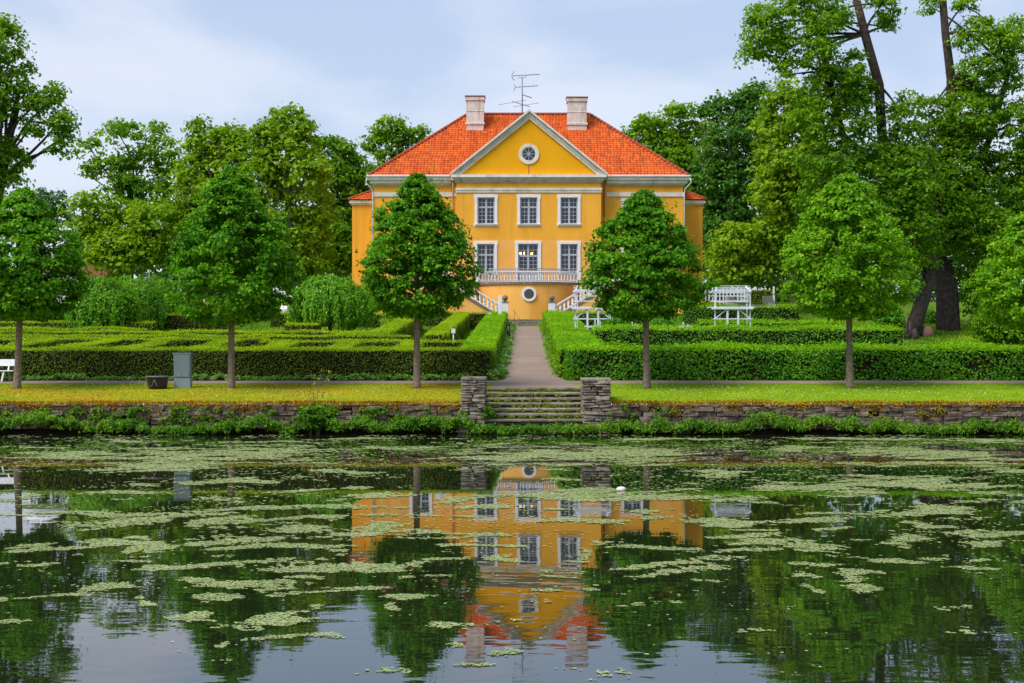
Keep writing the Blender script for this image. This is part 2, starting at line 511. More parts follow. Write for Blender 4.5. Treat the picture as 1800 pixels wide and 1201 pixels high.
M['garden'] = groundmat('garden_turf', [(0.3, (0.055, 0.13, 0.006)), (0.7, (0.13, 0.20, 0.012))], 0.5, 30, 0.6)
M['soil'] = groundmat('garden_soil', [(0.3, (0.06, 0.055, 0.03)), (0.7, (0.12, 0.13, 0.03))], 0.9, 30, 0.6)
M['bed'] = groundmat('pond_bed', [(0.3, (0.02, 0.02, 0.01)), (0.7, (0.035, 0.03, 0.015))], 0.9, 10, 0.3)

def watermat():
    m, N, L, out = newmat('pond_water')
    P = geo_pos(N)
    sep = N.new('ShaderNodeSeparateXYZ')
    L.new(P, sep.inputs[0])
    # fine wind ripples: strongest on the open water, dying out among the duckweed at the far bank
    near = maprange(N, L, sep.outputs[1], 12, 28, 1.0, 0.06)
    patch = maprange(N, L, noise(N, L, P, 0.22, 3, 0.5), 0.35, 0.65, 0.45, 1.0)
    amp = N.new('ShaderNodeMath'); amp.operation = 'MULTIPLY'
    L.new(near, amp.inputs[0]); L.new(patch, amp.inputs[1])
    r1 = noise(N, L, P, 2.6, 2, 0.5, vscale=(0.55, 1.0, 1.0))
    r2 = noise(N, L, P, 0.8, 2, 0.5, vscale=(0.7, 1.0, 1.0))
    sm = N.new('ShaderNodeMath'); sm.operation = 'MULTIPLY_ADD'
    L.new(r2, sm.inputs[0]); sm.inputs[1].default_value = 1.1; L.new(r1, sm.inputs[2])
    h = N.new('ShaderNodeMath'); h.operation = 'MULTIPLY'
    L.new(sm.outputs[0], h.inputs[0]); L.new(amp.outputs[0], h.inputs[1])
    bp = N.new('ShaderNodeBump')
    bp.inputs['Strength'].default_value = 1.0
    bp.inputs['Distance'].default_value = 0.0034
    L.new(h.outputs[0], bp.inputs['Height'])
    b = N.new('ShaderNodeBsdfPrincipled')
    b.inputs['Base Color'].default_value = (0.010, 0.014, 0.006, 1)
    b.inputs['Roughness'].default_value = 0.015
    b.inputs['IOR'].default_value = 1.8
    b.inputs['Specular IOR Level'].default_value = 0.5
    L.new(bp.outputs[0], b.inputs['Normal'])
    L.new(b.outputs[0], out.inputs[0])
    return m
M['water'] = watermat()

# ------------------------------------------------------------------ terrain
def sstep(t):
    t = min(1.0, max(0.0, t))
    return t * t * (3 - 2 * t)
def gz(x, d):
    if d < 48.2:
        if d < 5: return 1.45
        if d < 8: return 1.45 - 2.35 * (d - 5) / 3
        return -0.9
    if d < 51: return 1.0 + 0.36 * (d - 48.2) / 2.8
    if d < 54: return 1.36 + 0.14 * (d - 51) / 3
    ax = abs(x - 0.3)
    z = 1.5 + 0.054 * (min(d, 104) - 54)
    z += 0.9 * sstep((d - 78) / 28) * sstep((ax - 5) / 6)
    if d > 104:
        z += (4.75 - 4.2) * sstep((d - 104) / 1.2) * (1 - sstep((ax - 5) / 6))
        z += 1.1 * sstep((d - 108) / 3.5) * sstep((ax - 13) / 3)
    return z
def hit(px, py, lo=48.3, hi=200):
    """distance at which the sight line through a photograph pixel meets the ground"""
    d = lo
    while d < hi:
        X = PX(px, d)
        if PZ(py, d) <= gz(X, d): return d
        d += 0.05
    return hi

SX0, SX1 = -1.40, 2.02         # width of the pond steps
def tz(x, d):
    if SX0 - 0.02 < x < SX1 + 0.02 and 48.1 < d < 51.36: return -0.9
    return gz(x, d)
def terrain():
    ds = [-60, -20, 0, 5, 8, 20, 40, 48.19]
    ds2 = [48.2] + [48.5 + 0.5 * i for i in range(12)] + [55 + 1.5 * i for i in range(33)] + [104 + 0.4 * i for i in range(1, 5)] + [107, 108, 109, 110, 111, 112, 114, 118, 125, 140, 180, 260, 400, 800]
    ds2 = sorted(ds2 + [51.34, 51.37])
    xs = sorted([-500, -250, -120, -80, -50] + [-40 + 1.25 * i for i in range(65)] + [50, 80, 120, 250, 500] + [SX0 - 0.03, SX0 - 0.01, SX1 + 0.01, SX1 + 0.03])
    mb = MB()
    for part, mi0 in ((ds, 1), (ds2, 0)):
        vs = [(x, d, tz(x, d)) for d in part for x in xs]
        n = len(xs)
        for i in range(len(part) - 1):
            fs = [(i * n + k, i * n + k + 1, (i + 1) * n + k + 1, (i + 1) * n + k) for k in range(n - 1)]
            b = len(mb.v)
            if part is ds: mi = 1 if part[i] >= 5 else 2
            else: mi = 0 if part[i] < 55 else 2
            mb.f += [tuple(mb_base + q for q in f) for mb_base in [b if i == 0 else start] for f in fs]
            if i == 0:
                start = b
                mb.v += vs
            mb.mi += [mi] * len(fs)
            mb.sm += [True] * len(fs)
    return mb
g = terrain().build('ground', [M['lawn'], M['bed'], M['garden']])
tag(g, kind='structure')
w = MB().quad((-90, 4, 0), (90, 4, 0), (90, 48.18, 0), (-90, 48.18, 0)).build('water', M['water'])
tag(w, kind='structure')

def sheet(name, mat, xs0, xs1, ds, lift=0.012, nx=6):
    """strip laid on the ground; xs0/xs1 give the edges as functions of distance"""
    mb = MB()
    vs, fs = [], []
    for d in ds:
        a, b = xs0(d), xs1(d)
        for k in range(nx + 1):
            x = a + (b - a) * k / nx
            vs.append((x, d, gz(x, d) + lift))
    for i in range(len(ds) - 1):
        for k in range(nx):
            fs.append((i * (nx + 1) + k, i * (nx + 1) + k + 1, (i + 1) * (nx + 1) + k + 1, (i + 1) * (nx + 1) + k))
    mb.add(vs, fs, 0, True)
    o = mb.build(name, mat)
    return tag(o, kind='structure')
HX = 0.3
wob = lambda d, k: 0.07 * math.sin(d * 1.7 + k) + 0.05 * math.sin(d * 4.1 + 2 * k)
sheet('garden_path', M['path'], lambda d: HX - 1.12 - 0.5 * max(0, 1 - (d - 52) / 4) ** 1 + wob(d, 0), lambda d: HX + 1.12 + 0.7 * max(0, 1 - (d - 52) / 4) + wob(d, 2), [51.35 + 0.6 * i for i in range(88)] + [103.9], 0.028)
sheet('footpath', M['path'], lambda d: -24, lambda d: 24, [53.75, 54.0, 54.3, 54.6, 54.9, 55.15], 0.014, 40)
sheet('soil_bed', M['soil'], lambda d: -24, lambda d: -2.7, [56.6 + 1.2 * i for i in range(13)], 0.014, 20)

# ------------------------------------------------------------------ leaf clouds
def unit(v):
    return v / np.maximum(np.linalg.norm(v, axis=-1, keepdims=True), 1e-9)

def leaf_mesh(name, P, Nn, size, mat, aspect=0.62, jitter=0.6, fold=0.14, droop=0.0, mats=None, midx=None, origin=(0, 0, 0)):
    """one folded diamond-shaped leaf for each point P with normal about Nn"""
    n = len(P)
    Nn = unit(Nn + rng.normal(0, jitter, (n, 3)))
    t = rng.normal(0, 1, (n, 3))
    if droop: t[:, 2] -= droop * 2
    t = unit(t - Nn * np.sum(t * Nn, axis=1, keepdims=True))
    b = np.cross(Nn, t)
    L = (size * rng.uniform(0.65, 1.25, n))[:, None] if np.isscalar(size) else (size * rng.uniform(0.65, 1.25, n))[:, None]
    V = np.empty((n, 4, 3))
    V[:, 0] = P - t * L * 0.5
    V[:, 1] = P + b * L * aspect * 0.5 - t * L * 0.08 + Nn * L * fold
    V[:, 2] = P + t * L * 0.5
    V[:, 3] = P - b * L * aspect * 0.5 - t * L * 0.08 + Nn * L * fold
    V -= np.array(origin)
    me = bpy.data.meshes.new(name)
    me.vertices.add(n * 4)
    me.vertices.foreach_set('co', V.reshape(-1).astype(np.float32))
    me.loops.add(n * 4)
    me.loops.foreach_set('vertex_index', np.arange(n * 4, dtype=np.int32))
    me.polygons.add(n)
    me.polygons.foreach_set('loop_start', np.arange(0, n * 4, 4, dtype=np.int32))
    if midx is not None:
        me.polygons.foreach_set('material_index', midx.astype(np.int32))
    me.update(calc_edges=True)
    for m in (mats or [mat]): me.materials.append(m)
    return me

def clumps(C, D, rc, n_per, flat=0.75):
    """leaves round clump centres C (outward directions D, radii rc): points and normals"""
    k = len(C)
    o = unit(rng.normal(0, 1, (k, n_per, 3)))
    o[..., 2] = np.where(o[..., 2] < -0.35, -o[..., 2], o[..., 2])
    rad = (rc[:, None] * rng.uniform(0.30, 1.22, (k, n_per)))[..., None]
    off = o * rad
    off[..., 2] *= flat
    P = C[:, None, :] + off
    Nn = unit(0.7 * o + 0.45 * D[:, None, :] + np.array([0, 0, 0.55]))
    return P.reshape(-1, 3), Nn.reshape(-1, 3)

def lobe_cloud(lobes, rc, n_per, cover=1.15, inner=0.35):
    Cs, Ds, Rs = [], [], []
    for (x, y, z, a, b, c) in lobes:
        area = 4 * math.pi * (((a * b) ** 1.6 + (a * c) ** 1.6 + (b * c) ** 1.6) / 3) ** (1 / 1.6)
        n = max(6, int(2.3 * cover * area / (math.pi * rc * rc)))
        u = unit(rng.normal(0, 1, (n, 3)))
        u[:, 2] = np.where((u[:, 2] < -0.55) & (rng.random(n) < 0.6), -u[:, 2], u[:, 2])
        f = np.where(rng.random(n) < inner, rng.uniform(0.35, 0.75, n), rng.uniform(0.78, 1.06, n))
        Cs.append(np.array([x, y, z]) + u * np.array([a, b, c]) * f[:, None])
        Ds.append(u)
        Rs.append(rc * rng.uniform(0.6, 1.35, n))
    return clumps(np.vstack(Cs), np.vstack(Ds), np.concatenate(Rs), n_per)

# ------------------------------------------------------------------ park trees
def limb(mb, p, q, r0, r1, n=6, sag=0.08, k=5):
    p, q = Vector(p), Vector(q)
    L = (q - p).length
    pts, rs = [], []
    off = Vector((random.uniform(-1, 1), random.uniform(-1, 1), random.uniform(0.2, 1))) * L * sag
    for i in range(k + 1):
        t = i / k
        pts.append(p.lerp(q, t) + off * math.sin(math.pi * t))
        rs.append(r0 + (r1 - r0) * t)
    mb.tube(pts, rs, n, 0, True, 0.08)

def park_tree(name, label, d, base_px, lobes_px, mat, leaf=0.36, rc=0.75, n_per=26, trunk_r=0.35, bark='bark', group='park trees around the manor', depth=0.75, base_d=None, cover=1.15, stems=None, cat='tree', dshift=0.35, core=0.0):
    """crown lobes are read off the photograph as (px, py, half width, half height) and given depth at distance d"""
    bd = base_d or d
    bx = PX(base_px, bd)
    base = Vector((bx, bd, gz(bx, bd) - 0.05))
    t = empty(name, base, label, cat, group)
    lobes = []
    for (px, py, rx, ry) in lobes_px:
        a, c = rx / S(d), ry / S(d)
        b = max(a, c) * depth
        lobes.append((PX(px, d), d + random.uniform(-1.3, 0.7) * dshift * b * 2.0, PZ(py, d), a, b, c))
    P, Nn = lobe_cloud(lobes, rc, n_per, cover)
    me = leaf_mesh('crown', P, Nn, leaf * 1.0, M[mat], jitter=0.55, droop=0.25, origin=base)
    link('crown', me, None, t, base)
    mb = MB()
    if stems:
        for st in stems:      # (list of (px, py, radius))
            pts = [Vector((PX(x, d), bd + (d - bd) * i / max(1, len(st) - 1), PZ(y, d))) for i, (x, y, r) in enumerate(st)]
            for i, (x, y, r) in enumerate(st):
                if 220 < y < 470: pts[i].y += 2.6      # the foliage hangs in front of the middle of the stem
            pts[0].z = min(pts[0].z, gz(pts[0].x, pts[0].y) - 0.1) if st[0][1] > 560 else pts[0].z
            mb.tube(pts, [r for (_, _, r) in st], 10, 0, True, 0.07)
            tops = pts[len(pts) // 2:]
            for lb in lobes:
                c = Vector(lb[:3])
                near = min(tops, key=lambda q: (q - c).length)
                if (near - c).length < 9 and near.z < c.z + 3: limb(mb, near, c, 0.10, 0.03, 5, 0.12)
    else:
        zc = sorted(lb[2] for lb in lobes)
        top = Vector((sum(lb[0] for lb in lobes) / len(lobes), d, zc[int(len(zc) * 0.7)]))
        mid = base.lerp(top, 0.45)
        mid.x += random.uniform(-0.4, 0.4)
        mb.tube([base, base.lerp(mid, 0.5), mid, mid.lerp(top, 0.5), top], [trunk_r * 1.25, trunk_r, trunk_r * 0.85, trunk_r * 0.55, trunk_r * 0.25], 10, 0, True, 0.07)
        for lb in lobes:
            c = Vector(lb[:3])
            fr = mid.lerp(top, 0.35) if c.z > mid.z + 1 else base.lerp(mid, 0.75)
            limb(mb, fr, c, trunk_r * 0.28, 0.04, 6, 0.14)
    mb.build('trunk', M[bark], t)
    return t

park_tree('broadleaf_tree', 'tall oak-like tree reaching in at the left edge of the picture', 88, -60,
          [(-30, 95, 50, 55), (12, 80, 34, 42), (22, 135, 32, 34), (-20, 190, 60, 55), (38, 182, 38, 34), (82, 190, 28, 24), (112, 215, 26, 22), (108, 262, 18, 30), (60, 230, 22, 18), (12, 285, 42, 34), (-40, 290, 60, 60), (-20, 350, 40, 40), (-70, 150, 60, 90), (122, 232, 12, 16), (98, 165, 20, 12), (30, 315, 26, 16)],
          'tree_green', 0.30, 0.62, 30, 0.5, 'barkdark', depth=0.9, cover=0.85)
park_tree('broadleaf_tree', 'open-crowned green tree behind the slim white flagpole', 128, 225,
          [(216, 240, 38, 22), (160, 262, 24, 16), (262, 240, 26, 20), (182, 295, 34, 12), (290, 270, 28, 26), (245, 285, 46, 22), (300, 320, 40, 34), (160, 310, 18, 10), (225, 335, 40, 22), (265, 355, 50, 40), (205, 300, 24, 14)],
          'tree_green', 0.44, 0.85, 26, 0.4, 'barkdark', cover=0.8)
park_tree('broadleaf_tree', 'wide leafy tree low behind the weeping trees and the red-roofed house', 122, 200,
          [(170, 385, 45, 40), (215, 400, 55, 45), (160, 430, 35, 35), (240, 440, 55, 50), (200, 465, 60, 40), (280, 420, 50, 55), (150, 455, 18, 14)],
          'tree_yellow', 0.44, 0.85, 26, 0.4)
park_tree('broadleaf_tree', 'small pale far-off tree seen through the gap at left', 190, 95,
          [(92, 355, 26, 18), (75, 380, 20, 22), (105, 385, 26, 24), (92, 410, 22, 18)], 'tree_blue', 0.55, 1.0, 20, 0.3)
park_tree('broadleaf_tree', 'yellowish linden with a thin leaning top behind the linden by the grey cabinet', 124, 385,
          [(345, 232, 18, 20), (352, 262, 26, 20), (385, 255, 32, 22), (420, 250, 32, 24), (372, 300, 50, 40), (430, 300, 45, 50), (340, 330, 34, 50), (400, 370, 70, 60), (330, 400, 46, 50), (410, 440, 70, 60), (345, 460, 40, 40)],
          'tree_yellow', 0.44, 0.85, 26, 0.4)
park_tree('broadleaf_tree', 'tallest yellow-green linden in the row to the left of the house', 120, 520,
          [(505, 212, 32, 22), (482, 240, 30, 26), (528, 245, 32, 30), (505, 280, 52, 36), (470, 300, 30, 40), (545, 310, 36, 46), (490, 350, 50, 50), (550, 380, 40, 44), (545, 440, 36, 46), (490, 425, 45, 50), (520, 475, 55, 40), (458, 255, 20, 22)],
          'tree_yellow', 0.44, 0.85, 26, 0.42)
park_tree('broadleaf_tree', 'rounded green tree touching the left wing of the house', 132, 605,
          [(572, 265, 30, 22), (602, 280, 30, 26), (625, 305, 30, 30), (590, 330, 46, 40), (632, 345, 30, 40), (600, 390, 45, 50), (620, 440, 40, 50), (585, 460, 40, 44), (645, 320, 16, 18)],
          'tree_green', 0.46, 0.85, 26, 0.4)
park_tree('broadleaf_tree', 'airy tree rising behind the left slope of the red roof', 150, 700,
          [(685, 225, 28, 14), (660, 240, 16, 14), (700, 245, 32, 18), (740, 238, 22, 12), (672, 265, 26, 20), (715, 265, 30, 22), (690, 300, 50, 30), (648, 262, 8, 6)],
          'tree_green', 0.44, 0.8, 24, 0.35, cover=0.85)
park_tree('broadleaf_tree', 'round-topped tree rising behind the right slope of the red roof', 150, 1165,
          [(1128, 240, 26, 22), (1150, 225, 30, 20), (1192, 208, 30, 20), (1170, 260, 44, 34), (1220, 250, 36, 36), (1140, 285, 40, 34), (1200, 310, 54, 50), (1235, 350, 40, 60), (1225, 430, 44, 70), (1180, 360, 40, 60)],
          'tree_green', 0.46, 0.85, 26, 0.4)
park_tree('broadleaf_tree', 'dark bushy tree between the right wing and the yellow linden', 142, 1275,
          [(1240, 205, 22, 18), (1262, 200, 20, 22), (1300, 195, 34, 30), (1335, 175, 32, 26), (1275, 250, 46, 40), (1330, 240, 46, 54), (1262, 310, 46, 50), (1310, 330, 56, 60), (1275, 390, 50, 60), (1255, 450, 40, 60), (1310, 440, 60, 60)],
          'tree_dark', 0.46, 0.9, 26, 0.45)
park_tree('broadleaf_tree', 'yellow-green linden with hanging boughs above the white arbour', 108, 1405,
          [(1385, 185, 36, 36), (1362, 235, 34, 36), (1412, 225, 44, 50), (1382, 300, 54, 46), (1352, 350, 34, 44), (1430, 310, 50, 60), (1400, 385, 60, 50), (1340, 420, 40, 30), (1290, 425, 38, 26), (1275, 460, 36, 26), (1330, 470, 60, 30), (1400, 455, 60, 50), (1260, 480, 22, 18), (1300, 490, 50, 20)],
          'tree_yellow', 0.40, 0.75, 28, 0.45)
park_tree('broadleaf_tree', 'huge old linden with a leaning lower trunk and long bare upper limb', 86, 1605,
          [(1335, 55, 34, 40), (1318, 100, 22, 22), (1372, 75, 34, 50), (1400, 20, 50, 30), (1430, 95, 34, 60), (1462, 40, 28, 40), (1545, 15, 30, 30), (1560, 50, 16, 22), (1450, 165, 46, 46), (1490, 140, 24, 44), (1420, 220, 34, 40), (1495, 225, 44, 52), (1455, 290, 54, 50), (1525, 300, 46, 44), (1590, 210, 26, 40), (1480, 365, 54, 46), (1560, 370, 48, 50), (1600, 300, 38, 44), (1605, 400, 40, 50), (1540, 430, 46, 40), (1375, 135, 16, 20), (1585, 265, 34, 40), (1555, 330, 40, 44), (1600, 350, 36, 50), (1510, 180, 30, 40), (1440, 350, 44, 50), (1500, 420, 44, 46), (1625, 450, 26, 34), (1575, 470, 40, 30)],
          'tree_green', 0.25, 0.54, 34, bark='barkdark', depth=0.9, cover=0.85,
          stems=[[(1598, 602, 0.66), (1612, 555, 0.46), (1634, 490, 0.40), (1652, 430, 0.36), (1672, 360, 0.22)],
                 [(1646, 450, 0.36), (1606, 330, 0.36), (1570, 240, 0.33), (1545, 150, 0.30), (1520, 60, 0.26), (1498, -30, 0.22)],
                 [(1590, 300, 0.2), (1500, 230, 0.2), (1455, 130, 0.18), (1445, 40, 0.12)]])
park_tree('broadleaf_tree', 'huge old linden with a thick dark upright trunk near the right edge', 90, 1668,
          [(1640, 12, 20, 16), (1690, 15, 24, 18), (1712, 72, 40, 34), (1755, 95, 34, 40), (1785, 70, 20, 34), (1770, 140, 26, 36), (1712, 140, 34, 36), (1690, 215, 50, 46), (1745, 215, 44, 50), (1650, 250, 40, 40), (1790, 230, 30, 44), (1700, 305, 56, 50), (1770, 320, 44, 54), (1650, 340, 44, 50), (1700, 400, 56, 46), (1780, 420, 46, 60), (1725, 470, 36, 50), (1640, 430, 36, 40), (1718, 540, 22, 40), (1820, 330, 50, 90), (1625, 195, 24, 22), (1740, 560, 24, 24), (1680, 260, 40, 44), (1690, 350, 44, 50), (1660, 400, 34, 46), (1650, 300, 36, 40), (1735, 420, 40, 50), (1690, 440, 30, 34), (1745, 510, 30, 44), (1700, 170, 30, 34)],
          'tree_green', 0.25, 0.54, 34, bark='barkdark', depth=0.9, cover=0.85,
          stems=[[(1668, 604, 0.86), (1666, 570, 0.74), (1665, 500, 0.66), (1662, 430, 0.56), (1676, 340, 0.42), (1690, 250, 0.34), (1672, 140, 0.28), (1662, 60, 0.25), (1655, -30, 0.22)],
                 [(1664, 420, 0.45), (1720, 330, 0.3), (1765, 230, 0.2), (1775, 120, 0.14)]])

def wood(name, label, d, px0, px1, top, mat, n=40):
    lobes = []
    for i in range(n):
        px = px0 + (px1 - px0) * (i + random.random()) / n
        r = random.uniform(26, 44)
        y = top + random.uniform(-8, 22)
        dd = d + random.uniform(-10, 14)
        a = r / S(d)
        lobes.append((PX(px, d), dd, PZ(y + r * 0.5, d), a, a, a * 0.95))
        lobes.append((PX(px, d), dd - 3, PZ(y + r * 1.7, d), a * 1.1, a, a * 1.1))
        yy = y + r * 3.0
        while yy < 575:
            lobes.append((PX(px, d), dd - 3, PZ(yy, d), a * 1.1, a * 0.6, a * 1.1))
            yy += r * 1.5
    P, Nn = lobe_cloud(lobes, 1.6, 15, 0.5, 0.1)
    o = link(name, leaf_mesh(name, P, Nn, 0.9, M[mat], jitter=0.55), None)
    return tag(o, label, 'wood', kind='stuff')
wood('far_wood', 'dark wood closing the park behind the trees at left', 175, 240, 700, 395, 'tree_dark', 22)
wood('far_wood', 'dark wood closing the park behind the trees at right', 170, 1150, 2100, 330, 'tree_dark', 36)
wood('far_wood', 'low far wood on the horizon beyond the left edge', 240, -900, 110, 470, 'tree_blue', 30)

# ------------------------------------------------------------------ manor house
DF, DM = 113.6, 114.8          # front of the projecting middle bay, front of the main block
house = empty('manor_house', (HX, DM, 4.7), 'yellow two-storey manor house with red hipped tile roof and white-trimmed gable', 'house')
RX0, RX1 = -5.47, 6.07         # middle bay
MX0, MX1 = -12.2, 12.75        # main block
DB = DM + 14.6
Z0 = 4.2

def facade(mb, x0, x1, z0, z1, y, opens, mi=0, rev=0.32, rmi=0):
    xs = sorted(set([x0, x1] + [v for o in opens for v in o[:2]]))
    zs = sorted(set([z0, z1] + [v for o in opens for v in o[2:4]]))
    for i in range(len(xs) - 1):
        for j in range(len(zs) - 1):
            cx, cz = (xs[i] + xs[i + 1]) / 2, (zs[j] + zs[j + 1]) / 2
            if any(o[0] < cx < o[1] and o[2] < cz < o[3] for o in opens): continue
            mb.quad((xs[i], y, zs[j]), (xs[i + 1], y, zs[j]), (xs[i + 1], y, zs[j + 1]), (xs[i], y, zs[j + 1]), mi)
    for (a, b, c, d) in [o[:4] for o in opens]:
        mb.quad((a, y, c), (b, y, c), (b, y + rev, c), (a, y + rev, c), rmi)
        mb.quad((a, y, d), (a, y + rev, d), (b, y + rev, d), (b, y, d), rmi)
        mb.quad((a, y, c), (a, y + rev, c), (a, y + rev, d), (a, y, d), rmi)
        mb.quad((b, y, c), (b, y, d), (b, y + rev, d), (b, y + rev, c), rmi)

WPX = [854.5, 929.5, 1000.5]
WW = 0.685      # half width of a window opening
ups = [(PX(p, DF) - WW, PX(p, DF) + WW, 12.47, 14.60) for p in WPX]
los = [(PX(p, DF) - WW, PX(p, DF) + WW, 8.50, 10.88) for p in (WPX[0] - 0.5, WPX[2])]
door = (PX(928.5, DF) - 0.80, PX(928.5, DF) + 0.80, 7.72, 10.90)
sides = []
for p in (740, 1112):
    c = PX(p, DM)
    sides += [(c - WW, c + WW, 12.30, 14.40), (c - WW, c + WW, 8.30, 10.65)]

mb = MB()
ZS = 11.2     # paint seam between the storeys
facade(mb, RX0, RX1, ZS, 16.3, DF, ups, 0)
facade(mb, RX0, RX1, Z0, ZS, DF, los + [door], 1, rmi=1)
# gable triangle
AX, AZ = PX(930.5, DF), 21.45
mb.add([(RX0 - 0.35, DF, 16.2), (RX1 + 0.35, DF, 16.2), (AX, DF, AZ - 0.25)], [(0, 1, 2)], 2)
for x in (RX0, RX1):
    mb.quad((x, DF, Z0), (x, DM, Z0), (x, DM, 16.3), (x, DF, 16.3), 0)
for (a, b, op) in ((MX0, RX0, sides[:2]), (RX1, MX1, sides[2:])):
    facade(mb, a, b, ZS, 16.4, DM, [o for o in op if o[2] > 12], 0)
    facade(mb, a, b, Z0, ZS, DM, [o for o in op if o[2] < 12], 1, rmi=1)
mb.quad((MX0, DM, Z0), (MX0, DB, Z0), (MX0, DB, 16.4), (MX0, DM, 16.4), 0)
mb.quad((MX1, DM, Z0), (MX1, DB, Z0), (MX1, DB, 16.4), (MX1, DM, 16.4), 0)
mb.quad((MX0, DB, Z0), (MX1, DB, Z0), (MX1, DB, 16.4), (MX0, DB, 16.4), 0)
mb.build('wall', [M['yellow'], M['peach'], M['gold']], house)
# interior floors and partition so the rooms read as rooms
mb = MB()
mb.box(MX0 + 0.1, MX1 - 0.1, DM + 0.4, DB - 0.1, 11.35, 11.6)
mb.box(RX0 + 0.1, RX1 - 0.1, DF + 0.35, DM + 0.4, 11.35, 11.6)
mb.box(MX0 + 0.1, MX1 - 0.1, DM + 6.0, DM + 6.2, 4.3, 16.3)
mb.box(MX0 + 0.1, MX1 - 0.1, DM + 0.4, DB - 0.1, 7.4, 7.6)
mb.build('interior_floor', M['darkstone'], house)

def cornice(mb, x0, x1, y, prof, mi_list):
    """stack of (proud, z0, z1) boxes along a front at y"""
    for (p, a, b), mi in zip(prof, mi_list):
        mb.box(x0 - p, x1 + p, y - p, y + 0.2, a, b, mi)
mb = MB()
# middle bay: main cornice under the gable and the string band
cornice(mb, RX0, RX1, DF, [(0.12, 15.80, 15.95), (0.24, 15.95, 16.18), (0.42, 16.18, 16.40)], [1, 1, 0])
mb.box(RX0 - 0.05, RX1 + 0.05, DF - 0.07, DF + 0.05, 15.00, 15.18, 0)
mb.box(RX0 - 0.09, RX1 + 0.09, DF - 0.12, DF + 0.05, 15.18, 15.36, 0)
# raking cornices of the gable
for sx in (-1, 1):
    ex = (RX0 - 0.45) if sx < 0 else (RX1 + 0.45)
    ez = 16.42
    v = Vector((AX - ex, 0, AZ - ez))
    L = v.length
    t = v.normalized()
    n = Vector((-t.z, 0, t.x)) * (1 if sx < 0 else -1)
    if n.z < 0: n = -n
    for (o0, o1, proud, mi) in ((-0.46, -0.32, 0.16, 0), (-0.32, -0.02, 0.22, 1), (-0.02, 0.12, 0.40, 0)):
        a = Vector((ex, 0, ez)) + n * o0
        b = Vector((AX, 0, AZ)) + n * o0
        a2 = Vector((ex, 0, ez)) + n * o1
        b2 = Vector((AX, 0, AZ)) + n * o1
        # mitre at the apex: cut on the plane x = AX
        def cut(p):
            k = (AX - p.x) / t.x
            return p + t * k
        b, b2 = cut(b), cut(b2)
        pol = [(a.x, a.z), (b.x, b.z), (b2.x, b2.z), (a2.x, a2.z)]
        mb.prism_y(pol, DF - proud, DF + 0.3, mi)
# main block
for (a, b) in ((MX0, RX0 - 0.5), (RX1 + 0.5, MX1)):
    l = 1 if a == MX0 else 0
    r = 1 - l
    for (p, z0, z1, mi) in ((0.14, 15.68, 15.84, 1), (0.30, 15.84, 16.12, 0), (0.48, 16.12, 16.36, 0)):
        mb.box(a - p * l, b + p * r, DM - p, DM + 0.2, z0, z1, mi)
        xe = (a - p, a + 0.2) if l else (b - 0.2, b + p)
        mb.box(xe[0], xe[1], DM + 0.2, DB + p, z0, z1, mi)
    mb.box(a - 0.08 * l, b + 0.08 * r + 0.49 * l, DM - 0.08, DM + 0.05, 14.80, 15.14, 0)
    mb.box(a - 0.5 * l if l else a - 0.5, b + 0.5 if l else b, DM - 0.06, DM + 0.02, 14.83, 15.11, 0) if False else None
mb.build('cornice', [M['cream'], M['greytrim']], house)

# roof
EZ = 16.42
EX0, EX1, EY0, EY1 = MX0 - 0.40, MX1 + 0.40, DM - 0.40, DB + 0.40
RZ = 22.55
RY = (EY0 + EY1) / 2
QX0, QX1 = PX(822, RY), PX(1036, RY)
mb = MB()
v = [(EX0, EY0, EZ), (EX1, EY0, EZ), (EX1, EY1, EZ), (EX0, EY1, EZ), (QX0, RY, RZ), (QX1, RY, RZ)]
v = [(a, b, c - 0.05) for a, b, c in v]
mb.add(v, [(0, 1, 5, 4), (1, 2, 5), (2, 3, 4, 5), (3, 0, 4), (3, 2, 1, 0)])
# gable roof over the middle bay
GY = EY0 + (AZ - EZ) / (RZ - EZ) * (RY - EY0)
gl, gr = RX0 - 0.5, RX1 + 0.5
mb.add([(gl, DF - 0.3, 16.5), (AX, DF - 0.3, AZ + 0.10), (gr, DF - 0.3, 16.5), (gl, EY0 + 0.2, 16.5), (AX, GY + 0.3, AZ + 0.10), (gr, EY0 + 0.2, 16.5)],
       [(0, 1, 4, 3), (1, 2, 5, 4)], 0)
roof = mb.build('roof', M['roofplain'], house)

def tiles(O, U, V, Nn, rows, tw, th, span):
    """pantiles laid in rows on a roof plane; span(v) gives the u range of a row"""
    xs = np.array([0, 0.2, 0.45, 0.7, 1.0]) * tw
    hs = np.array([0.0, 0.045, 0.055, 0.012, 0.0])
    vs, fs = [], []
    O, U, V, Nn = map(Vector, (O, U, V, Nn))
    for r in range(rows):
        v0 = r * th
        a, b = span(v0 + th * 0.5)
        n = int((b - a) / tw)
        if n < 1: continue
        st = a + ((b - a) - n * tw) / 2
        for k in range(n):
            j = random.uniform(-0.012, 0.012)
            base = len(vs)
            jj = random.uniform(0, 0.012)
            for x, h in zip(xs, hs):
                p = O + U * (st + k * tw + x)
                vs.append(p + V * (v0 + j - 0.03) + Nn * (h + 0.05 + jj))
            for x, h in zip(xs, hs):
                p = O + U * (st + k * tw + x)
                vs.append(p + V * (v0 + th) + Nn * (h + 0.008))
            for x, h in zip(xs, hs):
                p = O + U * (st + k * tw + x)
                vs.append(p + V * (v0 + j - 0.03) + Nn * (h - 0.0 + 0.01))
            for i in range(4):
                fs.append((base + i, base + i + 1, base + 5 + i + 1, base + 5 + i))
                fs.append((base + 10 + i, base + 10 + i + 1, base + i + 1, base + i))
    return vs, fs
mb = MB()
